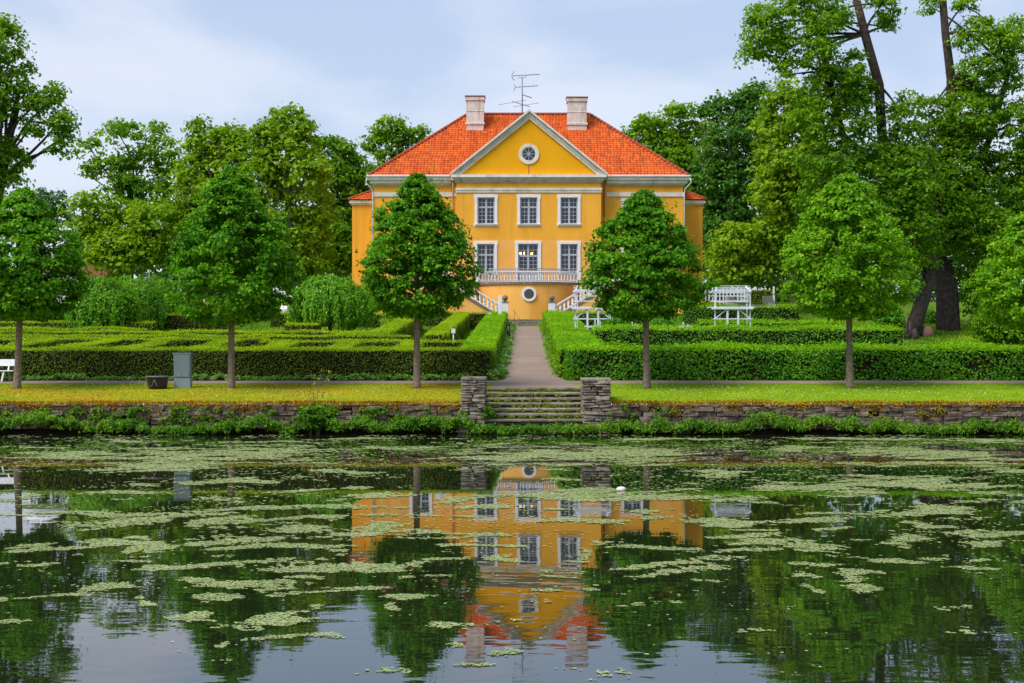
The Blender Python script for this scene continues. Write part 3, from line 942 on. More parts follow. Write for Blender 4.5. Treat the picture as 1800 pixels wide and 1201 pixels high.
sl = math.hypot(RY - EY0, RZ - EZ)
Vf = Vector((0, RY - EY0, RZ - EZ)).normalized()
Nf = Vector((1, 0, 0)).cross(Vf)
lx, rx = QX0 - EX0, EX1 - QX1
th = 0.335
rows = int(sl / th)
vs, fs = tiles((EX0, EY0, EZ), (1, 0, 0), Vf, Nf, rows, 0.27, th, lambda v_: (lx * v_ / sl, (EX1 - EX0) - rx * v_ / sl))
mb.add(vs, fs)
for (ox, oy, ux, run) in ((EX0, EY1, -1, lx), (EX1, EY0, 1, rx)):
    U = Vector((0, ux, 0))
    V = Vector((run if ox == EX0 else -run, 0, RZ - EZ)).normalized()
    N2 = U.cross(V)
    if N2.z < 0: N2 = -N2
    sl2 = math.hypot(run, RZ - EZ)
    hw = RY - EY0
    vs, fs = tiles((ox, oy, EZ), U, V, N2, int(sl2 / th), 0.27, th, lambda v_: (hw * v_ / sl2, 2 * hw - hw * v_ / sl2))
    mb.add(vs, fs)
rt = mb.build('roof_tiles', M['tile'], roof)
rt['kind'] = 'stuff'
mb = MB()
def hipline(p, q, r=0.15):
    p, q = Vector(p), Vector(q)
    n = int((q - p).length / 0.42)
    for i in range(n):
        a = p.lerp(q, i / n)
        b = p.lerp(q, (i + 1.08) / n)
        mb.tube([a, b], [r * 1.08, r * 0.9], 8, 0, True)
zt = 0.06
for (p, q) in (((EX0, EY0, EZ + zt), (QX0, RY, RZ + zt)), ((EX1, EY0, EZ + zt), (QX1, RY, RZ + zt)), ((EX0, EY1, EZ + zt), (QX0, RY, RZ + zt)), ((EX1, EY1, EZ + zt), (QX1, RY, RZ + zt)), ((QX0, RY, RZ + zt), (QX1, RY, RZ + zt))):
    hipline(p, q)
mb.build('ridge_tiles', M['hip'], roof)
# eaves flashing and gutters
for (a, b) in ((EX0 - 0.14, RX0 - 0.55), (RX1 + 0.55, EX1 + 0.14)):
    mb = MB()
    mb.prism_x([(DM - 0.60, EZ - 0.06), (DM - 0.60, EZ + 0.03), (DM - 0.12, EZ + 0.17), (DM - 0.12, EZ - 0.06)], a, b, 0)
    mb.build('eaves_flashing', M['flash'], house)

# chimneys
for (p0, p1, ptop, pbot) in ((818, 852, 168, 216), (996, 1033, 170, 217)):
    dc = EY0 + 5.6
    x0, x1 = PX(p0, dc), PX(p1, dc)
    zt_, zb = PZ(ptop, dc), PZ(pbot, dc) - 0.9
    c = MB()
    c.box(x0 + 0.08, x1 - 0.08, dc, dc + 1.3, zb, zt_ - 0.42)
    ch = c.build('chimney', M['chimney'], house)
    for bx_ in ((x0, x1, dc - 0.08, dc + 1.38, zt_ - 0.42, zt_ - 0.1), (x0 + 0.05, x1 - 0.05, dc - 0.03, dc + 1.33, zt_ - 1.35, zt_ - 1.27), (x0, x1, dc - 0.08, dc + 1.38, zb + 0.75, zb + 0.95)):
        bevel(MB().box(*bx_).build('band', M['chimney'], ch), 0.03)
    k = MB().box(x0 - 0.05, x1 + 0.05, dc - 0.13, dc + 1.43, zt_ - 0.1, zt_)
    bevel(k.build('cap', M['chimcap'], ch), 0.03)

# windows
pane_cache = {}
def pane_mesh(w, h):
    k = (round(w, 3), round(h, 3))
    if k not in pane_cache:
        pane_cache[k] = MB().box(-w / 2, w / 2, -0.004, 0.004, -h / 2, h / 2).mesh('pane', M['glass'])
    return pane_cache[k]

def window(op, y, cols, groups, name='window', curtain=False, sill=True, ears=True):
    """op: opening; groups: rows of panes from the top, as (row heights share, rows) separated by transoms"""
    x0, x1, z0, z1 = op
    mb = MB()
    tw, pr = 0.225, 0.07
    mb.box(x0 - tw, x0, y - pr, y + 0.02, z0 - (0.0 if not sill else 0.16), z1)
    mb.box(x1, x1 + tw, y - pr, y + 0.02, z0 - (0.0 if not sill else 0.16), z1)
    mb.box(x0 - tw, x1 + tw, y - pr, y + 0.02, z1, z1 + 0.24)
    if ears:
        for sx, xx in ((-1, x0 - tw), (1, x1 + tw)):
            mb.box(min(xx, xx + sx * 0.05), max(xx, xx + sx * 0.05), y - pr + 0.004, y + 0.02, z1 - 0.12, z1 + 0.24)
            if sill: mb.box(min(xx, xx + sx * 0.05), max(xx, xx + sx * 0.05), y - pr + 0.004, y + 0.02, z0 - 0.16, z0 + 0.1)
    if sill: mb.box(x0, x1, y - pr, y + 0.02, z0 - 0.16, z0 - 0.04)
    win = mb.build(name, M['white'], house)
    bevel(win, 0.012, 1)
    fy = y + 0.13
    f = MB()
    fw, mw = 0.065, 0.05
    cxm = (x0 + x1) / 2
    f.box(x0, x0 + fw, fy, fy + 0.08, z0, z1)
    f.box(x1 - fw, x1, fy, fy + 0.08, z0, z1)
    f.box(x0 + fw, x1 - fw, fy, fy + 0.08, z1 - fw, z1)
    f.box(x0 + fw, x1 - fw, fy, fy + 0.08, z0, z0 + fw * 1.3)
    f.box(cxm - 0.05, cxm + 0.05, fy - 0.015, fy + 0.08, z0 + fw * 1.3, z1 - fw)
    mt = MB()
    zc = z1 - fw
    H = (z1 - fw) - (z0 + fw * 1.3)
    tr = 0.11
    Hn = H - tr * (len(groups) - 1)
    halves = ((x0 + fw, cxm - 0.05), (cxm + 0.05, x1 - fw))
    for gi, (share, rws, solid) in enumerate(groups):
        gh = Hn * share
        for (a, b) in halves:
            if solid:
                f.box(a, b, fy + 0.012, fy + 0.06, zc - gh, zc)
                continue
            sw = 0.035
            f.box(a, a + sw, fy + 0.004, fy + 0.06, zc - gh, zc)
            f.box(b - sw, b, fy + 0.004, fy + 0.06, zc - gh, zc)
            aa, bb = a + sw, b - sw
            pw, ph = (bb - aa) / cols, gh / rws
            for i in range(1, cols):
                mt.box(aa + pw * i - 0.014, aa + pw * i + 0.014, fy + 0.01, fy + 0.05, zc - gh, zc)
            for j in range(0, rws + 1):
                zz = zc - ph * j
                mt.box(aa, bb, fy + 0.014, fy + 0.046, zz - 0.014, zz + 0.014)
            pm = pane_mesh(pw - 0.03, ph - 0.03)
            for i in range(cols):
                for j in range(rws):
                    link('pane', pm, None, win, (aa + pw * (i + 0.5), fy + 0.03, zc - ph * (j + 0.5)), (random.uniform(-0.02, 0.02), 0, random.uniform(-0.02, 0.02)))
        zc -= gh
        if gi < len(groups) - 1:
            f.box(x0 + fw, x1 - fw, fy - 0.005, fy + 0.08, zc - tr, zc)
            zc -= tr
    f.build('window_frame', M['winframe'], win)
    mt.build('glazing_bars', M['winframe'], win)
    if sill:
        bevel(MB().box(x0 - 0.2, x1 + 0.2, y - 0.15, y + 0.10, z0 - 0.04, z0 + 0.012).build('sill', M['flash'], win), 0.01, 1)
    if curtain:
        c = MB()
        pts = [(x0 + (x1 - x0) * i / 24, fy + 0.3 + 0.05 * math.sin(i * 1.9), 0) for i in range(25)]
        for i in range(24):
            c.quad((pts[i][0], pts[i][1], z0), (pts[i + 1][0], pts[i + 1][1], z0), (pts[i + 1][0], pts[i + 1][1], z1), (pts[i][0], pts[i][1], z1))
        c.build('curtain', M['curtain'], win)
    return win
G2 = [(0.345, 2, False), (0.655, 4, False)]
window(ups[0], DF, 2, G2)
window(ups[1], DF, 2, G2, curtain=True)
window(ups[2], DF, 2, G2)
for o in los: window(o, DF, 2, G2)
for o in sides: window(o, DM, 2, G2)
dw = window(door, DF, 2, [(0.30, 2, False), (0.46, 4, False), (0.24, 1, True)], name='french_door', sill=False)
dw['label'] = 'grey glazed double garden door with white surround'
link('handle', MB().tube([(0, 0, -0.07), (0, -0.05, -0.06), (0, -0.05, 0.06), (0, 0, 0.07)], 0.012, 6).mesh('handle', M['iron']), None, dw, ((door[0] + door[1]) / 2 + 0.05, DF + 0.12, 8.9))

# round gable window
rc_ = (PX(929.5, DF), 0, PZ(271, DF))
mb = MB().ring(rc_, 0.60, 0.82, DF - 0.08, DF + 0.02, 40)
mb.ring(rc_, 0.52, 0.61, DF - 0.05, DF + 0.01, 40)
ow = mb.build('round_window', M['cream'], house)
f = MB()
for k in range(8):
    a = math.pi * k / 4
    f.bar((rc_[0] + 0.08 * math.cos(a), DF - 0.025, rc_[2] + 0.08 * math.sin(a)), (rc_[0] + 0.54 * math.cos(a), DF - 0.025, rc_[2] + 0.54 * math.sin(a)), 0.035, 0.03)
f.ring(rc_, 0.04, 0.11, DF - 0.05, DF - 0.01, 16)
f.build('spokes', M['winframe'], ow)
MB().disc(rc_, 0.56, DF - 0.006, 40).build('pane', M['darkglass'], ow)
MB().box(rc_[0] - 0.035, rc_[0] + 0.035, DF - 0.006, DF + 0.01, 16.42, rc_[2] - 0.83).build('rust_stain', M['copper'], ow)

# downpipes in the corners
for sx, x in ((-1, RX0 - 0.34), (1, RX1 + 0.30)):
    mb = MB().tube([(x, DM - 0.42, 16.1), (x, DM - 0.42, 15.7), (x, DM - 0.10, 15.2), (x, DM - 0.10, 5.4)], 0.055, 8)
    dp = mb.build('downpipe', M['copper'] if sx > 0 else M['greytrim'], house)
    h = MB().box(x - 0.16, x + 0.16, DM - 0.60, DM - 0.2, 16.05, 16.38)
    h.build('hopper', M['greytrim'], dp)
mb = MB().tube([(MX1 + 0.5, DM - 0.50, 16.25), (MX1 + 0.62, DM - 0.45, 15.9), (MX1 + 0.15, DM - 0.12, 15.4), (MX1 + 0.09, DM - 0.08, 15.0), (MX1 + 0.09, DM - 0.08, 5.2)], 0.055, 8)
mb.build('downpipe', M['flash'], house)
mb = MB().tube([(MX0 - 0.5, DM - 0.50, 16.25), (MX0 - 0.60, DM - 0.45, 15.9), (MX0 - 0.15, DM - 0.12, 15.4), (MX0 - 0.09, DM - 0.08, 15.0), (MX0 - 0.09, DM - 0.08, 5.2)], 0.055, 8)
mb.build('downpipe', M['flash'], house)

# low side wings
for sx in (-1, 1):
    dwf = 118.0
    xo = PX(619, dwf) if sx < 0 else PX(1235, dwf)
    xi = MX0 + 0.02 if sx < 0 else MX1 - 0.02
    a, b = min(xo, xi), max(xo, xi)
    wb = MB()
    wb.box(a, b, dwf, dwf + 9, Z0, 14.5)
    wing = wb.build('side_wing', M['yellow'], house)
    c = MB()
    for p, z0, z1 in ((0.10, 14.42, 14.56), (0.22, 14.56, 14.80)):
        c.box(a - (p if sx < 0 else 0), b + (p if sx > 0 else 0), dwf - p, dwf + 9 + p, z0, z1)
    c.build('cornice', M['cream'], wing)
    ex = xo + sx * 0.28
    t = MB()
    t.add([(ex, dwf - 0.28, 14.82), (xi, dwf - 0.28, 14.82), (xi, dwf + 1.9, 16.0), (ex, dwf + 9.2, 14.82), (xi, dwf + 9.2, 16.0)],
          [(0, 1, 2), (0, 2, 4, 3)], 0)
    rf = t.build('wing_roof', M['roofplain'], wing)
    t = MB()
    L = abs(xi - ex)
    V = Vector((0, 2.18, 1.18)).normalized()
    N2 = Vector((1, 0, 0)).cross(V)
    s3 = math.hypot(2.18, 1.18)
    if sx < 0: vs, fs = tiles((ex, dwf - 0.28, 14.84), (1, 0, 0), V, N2, 7, 0.27, 0.335, lambda v_: (L * v_ / s3, L))
    else: vs, fs = tiles((xi, dwf - 0.28, 14.84), (1, 0, 0), V, N2, 7, 0.27, 0.335, lambda v_: (0, L - L * v_ / s3))
    t.add(vs, fs)
    rr = t.build('roof_tiles', M['tile'], wing)
    rr['kind'] = 'stuff'
    t = MB()
    t.tube([(ex, dwf - 0.28, 14.88), (xi, dwf + 1.9, 16.06)], 0.13, 8)
    t.build('ridge_tiles', M['hip'], wing)

# television aerial on the ridge
ad = RY - 0.2
ax_ = PX(918, ad)
aer = empty('television_aerial', (ax_, ad, PZ(200, ad)), 'thin metal television aerial with several cross arms above the ridge', 'aerial')
mast = MB().tube([(ax_, ad, RZ), (ax_, ad, PZ(136, ad))], 0.045, 6).build('mast', M['alu'], aer)
def yagi(y0, y1, x0, x1, nel, ell, dr=0.0, rad=0.03):
    mb = MB()
    a, b = Vector((PX(x0, ad), ad - dr, PZ(y0, ad))), Vector((PX(x1, ad), ad + dr, PZ(y1, ad)))
    mb.tube([a, b], rad, 5)
    for i in range(nel):
        p = a.lerp(b, i / max(1, nel - 1))
        l = ell * (1 - 0.3 * i / max(1, nel))
        mb.tube([p + Vector((0.1 * l, -l, 0)), p + Vector((-0.1 * l, l, 0))], 0.02, 4)
    return mb, a, b
mb, a, b = yagi(133.5, 131, 902, 948, 18, 0.22)
mb.tube([a + Vector((0.1, 0, 0.4)), a + Vector((-0.1, 0, 0.12)), a + Vector((-0.1, 0, -0.12)), a + Vector((0.12, 0, -0.4))], 0.03, 5)
mb.tube([(PX(910, ad), ad, PZ(136, ad)), (PX(912, ad), ad, PZ(137, ad)), (PX(924, ad), ad, PZ(136, ad)), (PX(926, ad), ad, PZ(133, ad))], 0.02, 4)
mb.build('antenna_arm', M['alu'], aer)
mb, a, b = yagi(153.5, 151, 906, 945, 6, 0.3)
mb.tube([a + Vector((-0.15, 0, 0.33)), a, a + Vector((-0.15, 0, -0.33))], 0.025, 5)
mb.build('antenna_arm', M['alu'], aer)
mb, a, b = yagi(168, 171, 918.5, 934.5, 2, 0.15, 0.3, 0.04)
mb.build('antenna_arm', M['alu'], aer)
mb, a, b = yagi(180.5, 186, 901, 931, 3, 0.2, 0.5, 0.03)
for (xa, ya, xb, yb) in ((876, 184.5, 925, 176), (902, 188, 948, 181)):
    mb.tube([(PX(xa, ad), ad, PZ(ya, ad)), (PX(xb, ad), ad, PZ(yb, ad))], 0.018, 4)
mb.build('antenna_arm', M['alu'], aer)

# chandelier inside the garden door
chx, chy, chz = PX(927, DF) - 0.1, DF + 1.6, PZ(444, DF)
cha = empty('chandelier', (chx, chy, chz), 'lit chandelier hanging inside behind the glazed garden door', 'chandelier')
mb = MB().tube([(chx, chy, 11.34), (chx, chy, chz - 0.05)], 0.015, 5)
for k in range(10):
    a = 2 * math.pi * k / 10
    mb.tube([(chx, chy, chz - 0.15), (chx + 0.28 * math.cos(a), chy + 0.28 * math.sin(a), chz - 0.28), (chx + 0.5 * math.cos(a), chy + 0.5 * math.sin(a), chz - 0.12)], 0.014, 4)
mb.build('frame', M['brass'], cha)
bm_ = MB().lathe((0, 0, 0), [(0.03, -0.06), (0.055, 0), (0.045, 0.07), (0.01, 0.12)], 8).mesh('bulb', M['bulb'])
for k in range(10):
    a = 2 * math.pi * k / 10
    link('bulb', bm_, None, cha, (chx + 0.5 * math.cos(a), chy + 0.5 * math.sin(a), chz - 0.02 + random.uniform(-0.02, 0.05)))

# ------------------------------------------------------------------ garden terrace with its two flights
TZ, GB = 7.66, 4.72
TC = 0.25
terr = empty('garden_terrace', (TC, 110.5, GB), 'orange bow-fronted garden terrace with white balusters and two outer stair flights', 'terrace')
CH = 3.98      # half chord
YC, YP = 110.9, 108.3
sag = YC - YP
RB = (CH * CH + sag * sag) / (2 * sag)
def bow(u, r=0.0):
    a0 = math.asin(CH / RB)
    a = -a0 + 2 * a0 * u
    return (TC + (RB + r) * math.sin(a), YP + RB - (RB + r) * math.cos(a))
NB = 28
mb = MB()
for i in range(NB):
    (xa, ya), (xb, yb) = bow(i / NB), bow((i + 1) / NB)
    mb.quad((xa, ya, GB - 0.4), (xb, yb, GB - 0.4), (xb, yb, TZ - 0.18), (xa, ya, TZ - 0.18))
(xl, yl), (xr, yr) = bow(0), bow(1)
LX = 8.6
for sx in (-1, 1):
    x1 = TC + sx * CH
    x2 = TC + sx * LX
    a, b = min(x1, x2), max(x1, x2)
    mb.box(a, b, YC - 1.2, DF - 0.003, GB - 0.4, TZ - 0.185)
    mb.box(x2 - (0 if sx < 0 else 2.0), x2 + (2.0 if sx < 0 else 0), 106.35, YC - 1.2, GB - 0.4, TZ - 0.185)
mb.build('wall', M['peach'], terr)
mb = MB()
top = [bow(i / NB, 0.12) for i in range(NB + 1)]
n = len(top)
pol = top + [(TC + CH + 0.1, DF - 0.004), (TC - CH - 0.1, DF - 0.004)]
m_ = len(pol)
vs = [(x, y, TZ - 0.18) for x, y in pol] + [(x, y, TZ) for x, y in pol]
mb.add(vs, [tuple(range(m_ - 1, -1, -1)), tuple(range(m_, 2 * m_))] + [(i, (i + 1) % m_, (i + 1) % m_ + m_, i + m_) for i in range(m_)])
for sx in (-1, 1):
    x1, x2 = TC + sx * (CH + 0.11), TC + sx * (LX + 0.1)
    mb.box(min(x1, x2), max(x1, x2), YC - 1.3, DF - 0.004, TZ - 0.18, TZ - 0.003)
    mb.box(x2 if sx < 0 else x2 - 2.1, x2 + 2.1 if sx < 0 else x2, 106.25, YC - 1.3, TZ - 0.18, TZ - 0.003)
mb.build('floor_slab', M['darkstone'], terr)

# baluster, shared
bal_prof = [(0.075, 0), (0.075, 0.06), (0.045, 0.08), (0.05, 0.14), (0.085, 0.26), (0.075, 0.36), (0.04, 0.5), (0.045, 0.56), (0.07, 0.58), (0.07, 0.64)]
bal = MB().lathe((0, 0, 0), bal_prof, 8).mesh('baluster', M['white'])
# white balustrade set back along the chord
yb = YC - 0.35
mb = MB()
mb.box(TC - CH + 0.1, TC + CH - 0.1, yb - 0.12, yb + 0.12, TZ, TZ + 0.16)
mb.box(TC - CH + 0.1, TC + CH - 0.1, yb - 0.13, yb + 0.13, TZ + 0.80, TZ + 0.92)
bevel(mb.build('balustrade_rail', M['white'], terr), 0.02)
for x in (TC - CH + 0.05, TC + CH - 0.05):
    p = MB().box(x - 0.16, x + 0.16, yb - 0.16, yb + 0.16, TZ, TZ + 0.98)
    bevel(p.build('post', M['white'], terr), 0.02)
nb = 30
for i in range(nb):
    x = TC - CH + 0.42 + (2 * CH - 0.84) * i / (nb - 1)
    link('baluster', bal, None, terr, (x, yb, TZ + 0.16))
# iron railing on the bowed edge
mb = MB()
for (z, r) in ((TZ + 1.0, 0.03), (TZ + 0.10, 0.02), (TZ + 0.86, 0.018)):
    mb.tube([(*bow(i / 40, -0.05), z) for i in range(41)], r, 6)
rail = mb.build('iron_rail', M['ironpale'], terr)
rod = MB().tube([(0, 0, 0), (0, 0, 1.0)], 0.014, 5).mesh('rail_bar', M['ironpale'])
for i in range(61):
    x, y = bow(i / 60, -0.05)
    link('rail_bar', rod, None, rail, (x, y, TZ))
# round cellar window
rz = PZ(517, YP)
rx_ = PX(930, YP)
o = MB().ring((rx_, 0, rz), 0.38, 0.56, YP - 0.09, YP + 0.1, 36).build('cellar_window', M['white'], terr)
MB().disc((rx_, 0, rz), 0.40, YP - 0.035, 32).build('pane', M['darkglass'], o)
l = MB()
for k in range(-4, 5):
    q = k * 0.11
    hh = math.sqrt(max(0, 0.38 ** 2 - q * q))
    c45 = math.sqrt(0.5)
    for s_ in (-1, 1):
        p1 = ((q * c45 - hh * c45), (q * c45 + hh * c45))
        p2 = ((q * c45 + hh * c45), (q * c45 - hh * c45))
        l.bar((rx_ + s_ * p1[0], YP - 0.05, rz + p1[1]), (rx_ + s_ * p2[0], YP - 0.05, rz + p2[1]), 0.018, 0.012)
l.build('lattice', M['darkstone'], o)

# stair flights
FY0, FY1 = 106.35, 107.95
SLX = 5.1
for sx in (-1, 1):
    xt, xb_ = TC + sx * 6.6, TC + sx * 1.75
    n = 17
    rise = (TZ - GB) / n
    run = (xb_ - xt) / n
    pol = [(xt, GB - 0.3), (xt, TZ - 0.22), (xb_, GB - 0.05), (xb_, GB - 0.3)]
    if sx > 0: pol = pol[::-1]
    MB().prism_y(pol, FY0, FY1, 0).build('flight_wall', M['peach'], terr)
    stm = MB().box(-abs(run) * 0.56, abs(run) * 0.56, FY0 - FY1, 0.0, -0.11, 0.0).mesh('step', M['darkstone'])
    for i in range(n - 1):
        link('step', stm, None, terr, (xt + run * (i + 0.5), FY1 + 0.02, TZ - rise * (i + 1)))
    # stringer: dark stone base course and white rails front and back
    for y in (FY0 - 0.02, FY1 - 0.12):
        mb = MB()
        def sl_(x): return TZ + (GB - TZ) * (x - xt) / (xb_ - xt)
        def par(x0, x1, za, zb, y0, y1, mi=0):
            p_ = [(x0, sl_(x0) + za), (x1, sl_(x1) + za), (x1, sl_(x1) + zb), (x0, sl_(x0) + zb)]
            if sx > 0: p_ = p_[::-1]
            mb.prism_y(p_, y0, y1, mi)
        x0, x1 = xt, xb_ + sx * 0.2
        par(x0, x1, -0.12, 0.10, y - 0.05, y + 0.18, 1)
        par(x0, x1, 0.10, 0.20, y, y + 0.14, 0)
        par(x0, x1, 0.84, 0.97, y - 0.03, y + 0.17, 0)
        mb.build('stair_rail', [M['white'], M['darkstone']], terr)
        k = 15
        for i in range(k):
            x = xt + (xb_ + sx * 0.25 - xt) * (i + 0.7) / k
            link('baluster', bal, None, terr, (x, y + 0.07, sl_(x) + 0.20))
    # newel with a stone ball
    for y in (FY0 - 0.02,):
        x = xb_
        nw = MB().box(x - 0.25, x + 0.25, y - 0.1, y + 0.4, GB - 0.3, 6.02).build('newel_post', M['white'], terr)
        bevel(nw, 0.02)
        MB().box(x - 0.29, x + 0.29, y - 0.14, y + 0.44, 6.02, 6.10).build('cap', M['darkstone'], nw)
        MB().lathe((x, y + 0.15, 6.10), [(0.12, 0), (0.08, 0.05), (0.13, 0.08), (0.20, 0.16), (0.22, 0.26), (0.20, 0.36), (0.13, 0.44), (0.03, 0.48)], 14).build('stone_ball', M['darkstone'], nw)
    # end post at the outer landing
    x = TC + sx * 6.75
    MB().box(x - 0.2, x + 0.2, FY0 - 0.1, FY0 + 0.3, TZ, TZ + 1.05).build('post', M['white'], terr)

# stone steps at the top of the path
fs_ = empty('path_steps', (HX, 104, 4.2), 'three worn stone steps where the path meets the terrace', 'steps')
for i in range(3):
    s_ = MB().box(HX - 3.6, HX + 3.8, 103.95 + 0.4 * i, 106.3, 4.0 + 0.18 * i, 4.21 + 0.18 * i + 0.15).build('step', M['darkstone'], fs_)
    bevel(s_, 0.02)
hr = empty('handrail', (PX(904, 103.5), 103.5, 4.2), 'thin brown iron handrail beside the upper path steps', 'handrail')
MB().tube([(PX(902, 104.6), 104.8, 5.45), (PX(904, 104.6), 104.6, 5.35), (PX(911, 103.4), 103.4, 4.85), (PX(914, 103.2), 103.2, 4.72), (PX(913, 103.2), 103.2, 4.5)], 0.025, 6).build('rail', M['copper'], hr)
MB().tube([(PX(904, 104.6), 104.6, 5.35), (PX(904, 104.6), 104.6, 4.4)], 0.022, 6).build('post', M['copper'], hr)
MB().tube([(PX(913, 103.2), 103.2, 4.72), (PX(913, 103.2), 103.2, 4.1)], 0.022, 6).build('post', M['copper'], hr)

# ------------------------------------------------------------------ hedges
def hedge(label, boxes, top, side, dens=420, leaf=0.075, group=None, bulge=0.05, name='hedge', sidedens=0.8):
    """boxes: (x0, x1, d0, d1, height); clipped blocks that follow the slope"""
    x0, x1, d0, d1, h = boxes[0]
    base = Vector(((x0 + x1) / 2, (d0 + d1) / 2, gz((x0 + x1) / 2, (d0 + d1) / 2)))
    t = empty(name, base, label, 'hedge', group)
    core = MB()
    PP, NN, MI = [], [], []
    for (x0, x1, d0, d1, h) in boxes:
        nx = max(1, int((x1 - x0) / 2.0))
        nd = max(1, int((d1 - d0) / 2.0))
        ins = 0.07
        gx = [x0 + ins + (x1 - x0 - 2 * ins) * i / nx for i in range(nx + 1)]
        gd = [d0 + ins + (d1 - d0 - 2 * ins) * i / nd for i in range(nd + 1)]
        vs = [(x, d, gz(x, d) + h - ins) for d in gd for x in gx]
        k = nx + 1
        core.add(vs, [(i * k + j, i * k + j + 1, (i + 1) * k + j + 1, (i + 1) * k + j) for i in range(nd) for j in range(nx)])
        def wallq(a, b):
            core.quad((a[0], a[1], gz(*a) - 0.05), (b[0], b[1], gz(*b) - 0.05), (b[0], b[1], gz(*b) + h - ins), (a[0], a[1], gz(*a) + h - ins))
        for i in range(nx):
            wallq((gx[i], gd[0]), (gx[i + 1], gd[0])); wallq((gx[i + 1], gd[-1]), (gx[i], gd[-1]))
        for i in range(nd):
            wallq((gx[0], gd[i + 1]), (gx[0], gd[i])); wallq((gx[-1], gd[i]), (gx[-1], gd[i + 1]))
        G = np.vectorize(gz)
        def emit_pts(n, face):
            n = int(n)
            if n < 1: return
            u, v = rng.random(n), rng.random(n)
            if face == 't':
                X, D = x0 + (x1 - x0) * u, d0 + (d1 - d0) * v
                Z = G(X, D) + h + 0.03 * np.sin(X * 1.1 + 0.6 * D) * np.sin(D * 0.7 - X * 0.4) + np.where(rng.random(n) < 0.035, rng.uniform(0, 0.15, n), 0)
                nn = np.tile([0, 0, 1.0], (n, 1))
            else:
                if face in 'fb':
                    X, D = x0 + (x1 - x0) * u, np.full(n, d0 if face == 'f' else d1)
                    nn = np.tile([0, -1.0 if face == 'f' else 1.0, 0.25], (n, 1))
                else:
                    X, D = np.full(n, x0 if face == 'l' else x1), d0 + (d1 - d0) * u
                    nn = np.tile([-1.0 if face == 'l' else 1.0, 0, 0.25], (n, 1))
                Z = G(X, D) + h * v
            lump = 1.1 * np.sin(X * 1.3 + 0.4 * D) * np.cos(Z * 2.1 + D * 1.1) + 0.6 * np.sin(X * 2.3 + D) * np.sin(D * 1.9 + Z * 3.1 + 0.7 * X) + rng.normal(0, 0.7, n)
            P = np.stack([X, D, Z], 1) + nn * (bulge * lump)[:, None]
            PP.append(P); NN.append(nn)
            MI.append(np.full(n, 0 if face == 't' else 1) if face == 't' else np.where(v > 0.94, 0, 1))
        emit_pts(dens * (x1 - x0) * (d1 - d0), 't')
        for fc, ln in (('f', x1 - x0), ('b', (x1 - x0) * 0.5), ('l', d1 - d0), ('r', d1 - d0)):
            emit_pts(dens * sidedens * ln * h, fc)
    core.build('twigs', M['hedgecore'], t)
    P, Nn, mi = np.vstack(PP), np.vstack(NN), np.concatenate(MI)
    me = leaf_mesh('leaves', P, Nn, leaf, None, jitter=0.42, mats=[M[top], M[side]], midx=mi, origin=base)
    link('leaves', me, None, t, base)
    return t

GL = 'clipped hedges of the left parterre'
GR = 'hedges of the right-hand garden'
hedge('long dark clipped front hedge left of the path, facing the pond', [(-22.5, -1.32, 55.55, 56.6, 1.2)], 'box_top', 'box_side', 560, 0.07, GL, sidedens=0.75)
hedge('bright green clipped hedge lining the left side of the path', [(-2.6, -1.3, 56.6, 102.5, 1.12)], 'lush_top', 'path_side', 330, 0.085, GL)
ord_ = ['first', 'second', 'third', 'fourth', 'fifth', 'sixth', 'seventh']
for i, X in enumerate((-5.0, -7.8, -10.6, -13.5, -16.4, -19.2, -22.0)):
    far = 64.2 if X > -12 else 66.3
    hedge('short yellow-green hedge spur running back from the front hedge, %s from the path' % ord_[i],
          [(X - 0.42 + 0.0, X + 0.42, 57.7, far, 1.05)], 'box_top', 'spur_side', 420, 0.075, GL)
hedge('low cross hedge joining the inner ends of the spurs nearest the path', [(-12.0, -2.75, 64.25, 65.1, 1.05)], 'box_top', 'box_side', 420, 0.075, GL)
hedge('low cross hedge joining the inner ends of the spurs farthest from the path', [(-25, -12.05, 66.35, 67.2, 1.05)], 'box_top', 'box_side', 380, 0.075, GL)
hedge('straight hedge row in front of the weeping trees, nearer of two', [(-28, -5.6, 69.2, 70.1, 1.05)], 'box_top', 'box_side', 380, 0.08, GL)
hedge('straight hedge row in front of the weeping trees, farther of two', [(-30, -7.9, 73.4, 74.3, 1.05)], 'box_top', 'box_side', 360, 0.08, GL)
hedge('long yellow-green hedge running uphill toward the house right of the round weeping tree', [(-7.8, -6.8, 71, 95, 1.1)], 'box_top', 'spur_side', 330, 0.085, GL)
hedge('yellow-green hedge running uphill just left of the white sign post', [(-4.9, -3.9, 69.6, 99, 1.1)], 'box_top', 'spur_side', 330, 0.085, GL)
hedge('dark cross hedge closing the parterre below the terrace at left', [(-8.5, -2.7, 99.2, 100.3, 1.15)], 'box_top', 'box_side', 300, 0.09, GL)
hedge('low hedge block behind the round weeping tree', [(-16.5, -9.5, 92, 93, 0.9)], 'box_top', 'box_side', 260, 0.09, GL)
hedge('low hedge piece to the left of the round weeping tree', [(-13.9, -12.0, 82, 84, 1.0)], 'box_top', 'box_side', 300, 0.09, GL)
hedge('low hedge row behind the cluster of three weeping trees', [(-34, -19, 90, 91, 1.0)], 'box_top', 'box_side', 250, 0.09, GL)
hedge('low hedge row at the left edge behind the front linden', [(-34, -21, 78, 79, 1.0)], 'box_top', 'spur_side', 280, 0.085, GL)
hedge('low hedge row at the left edge in front of the gazebo', [(-36, -22, 84, 85, 1.0)], 'box_top', 'spur_side', 260, 0.085, GL)

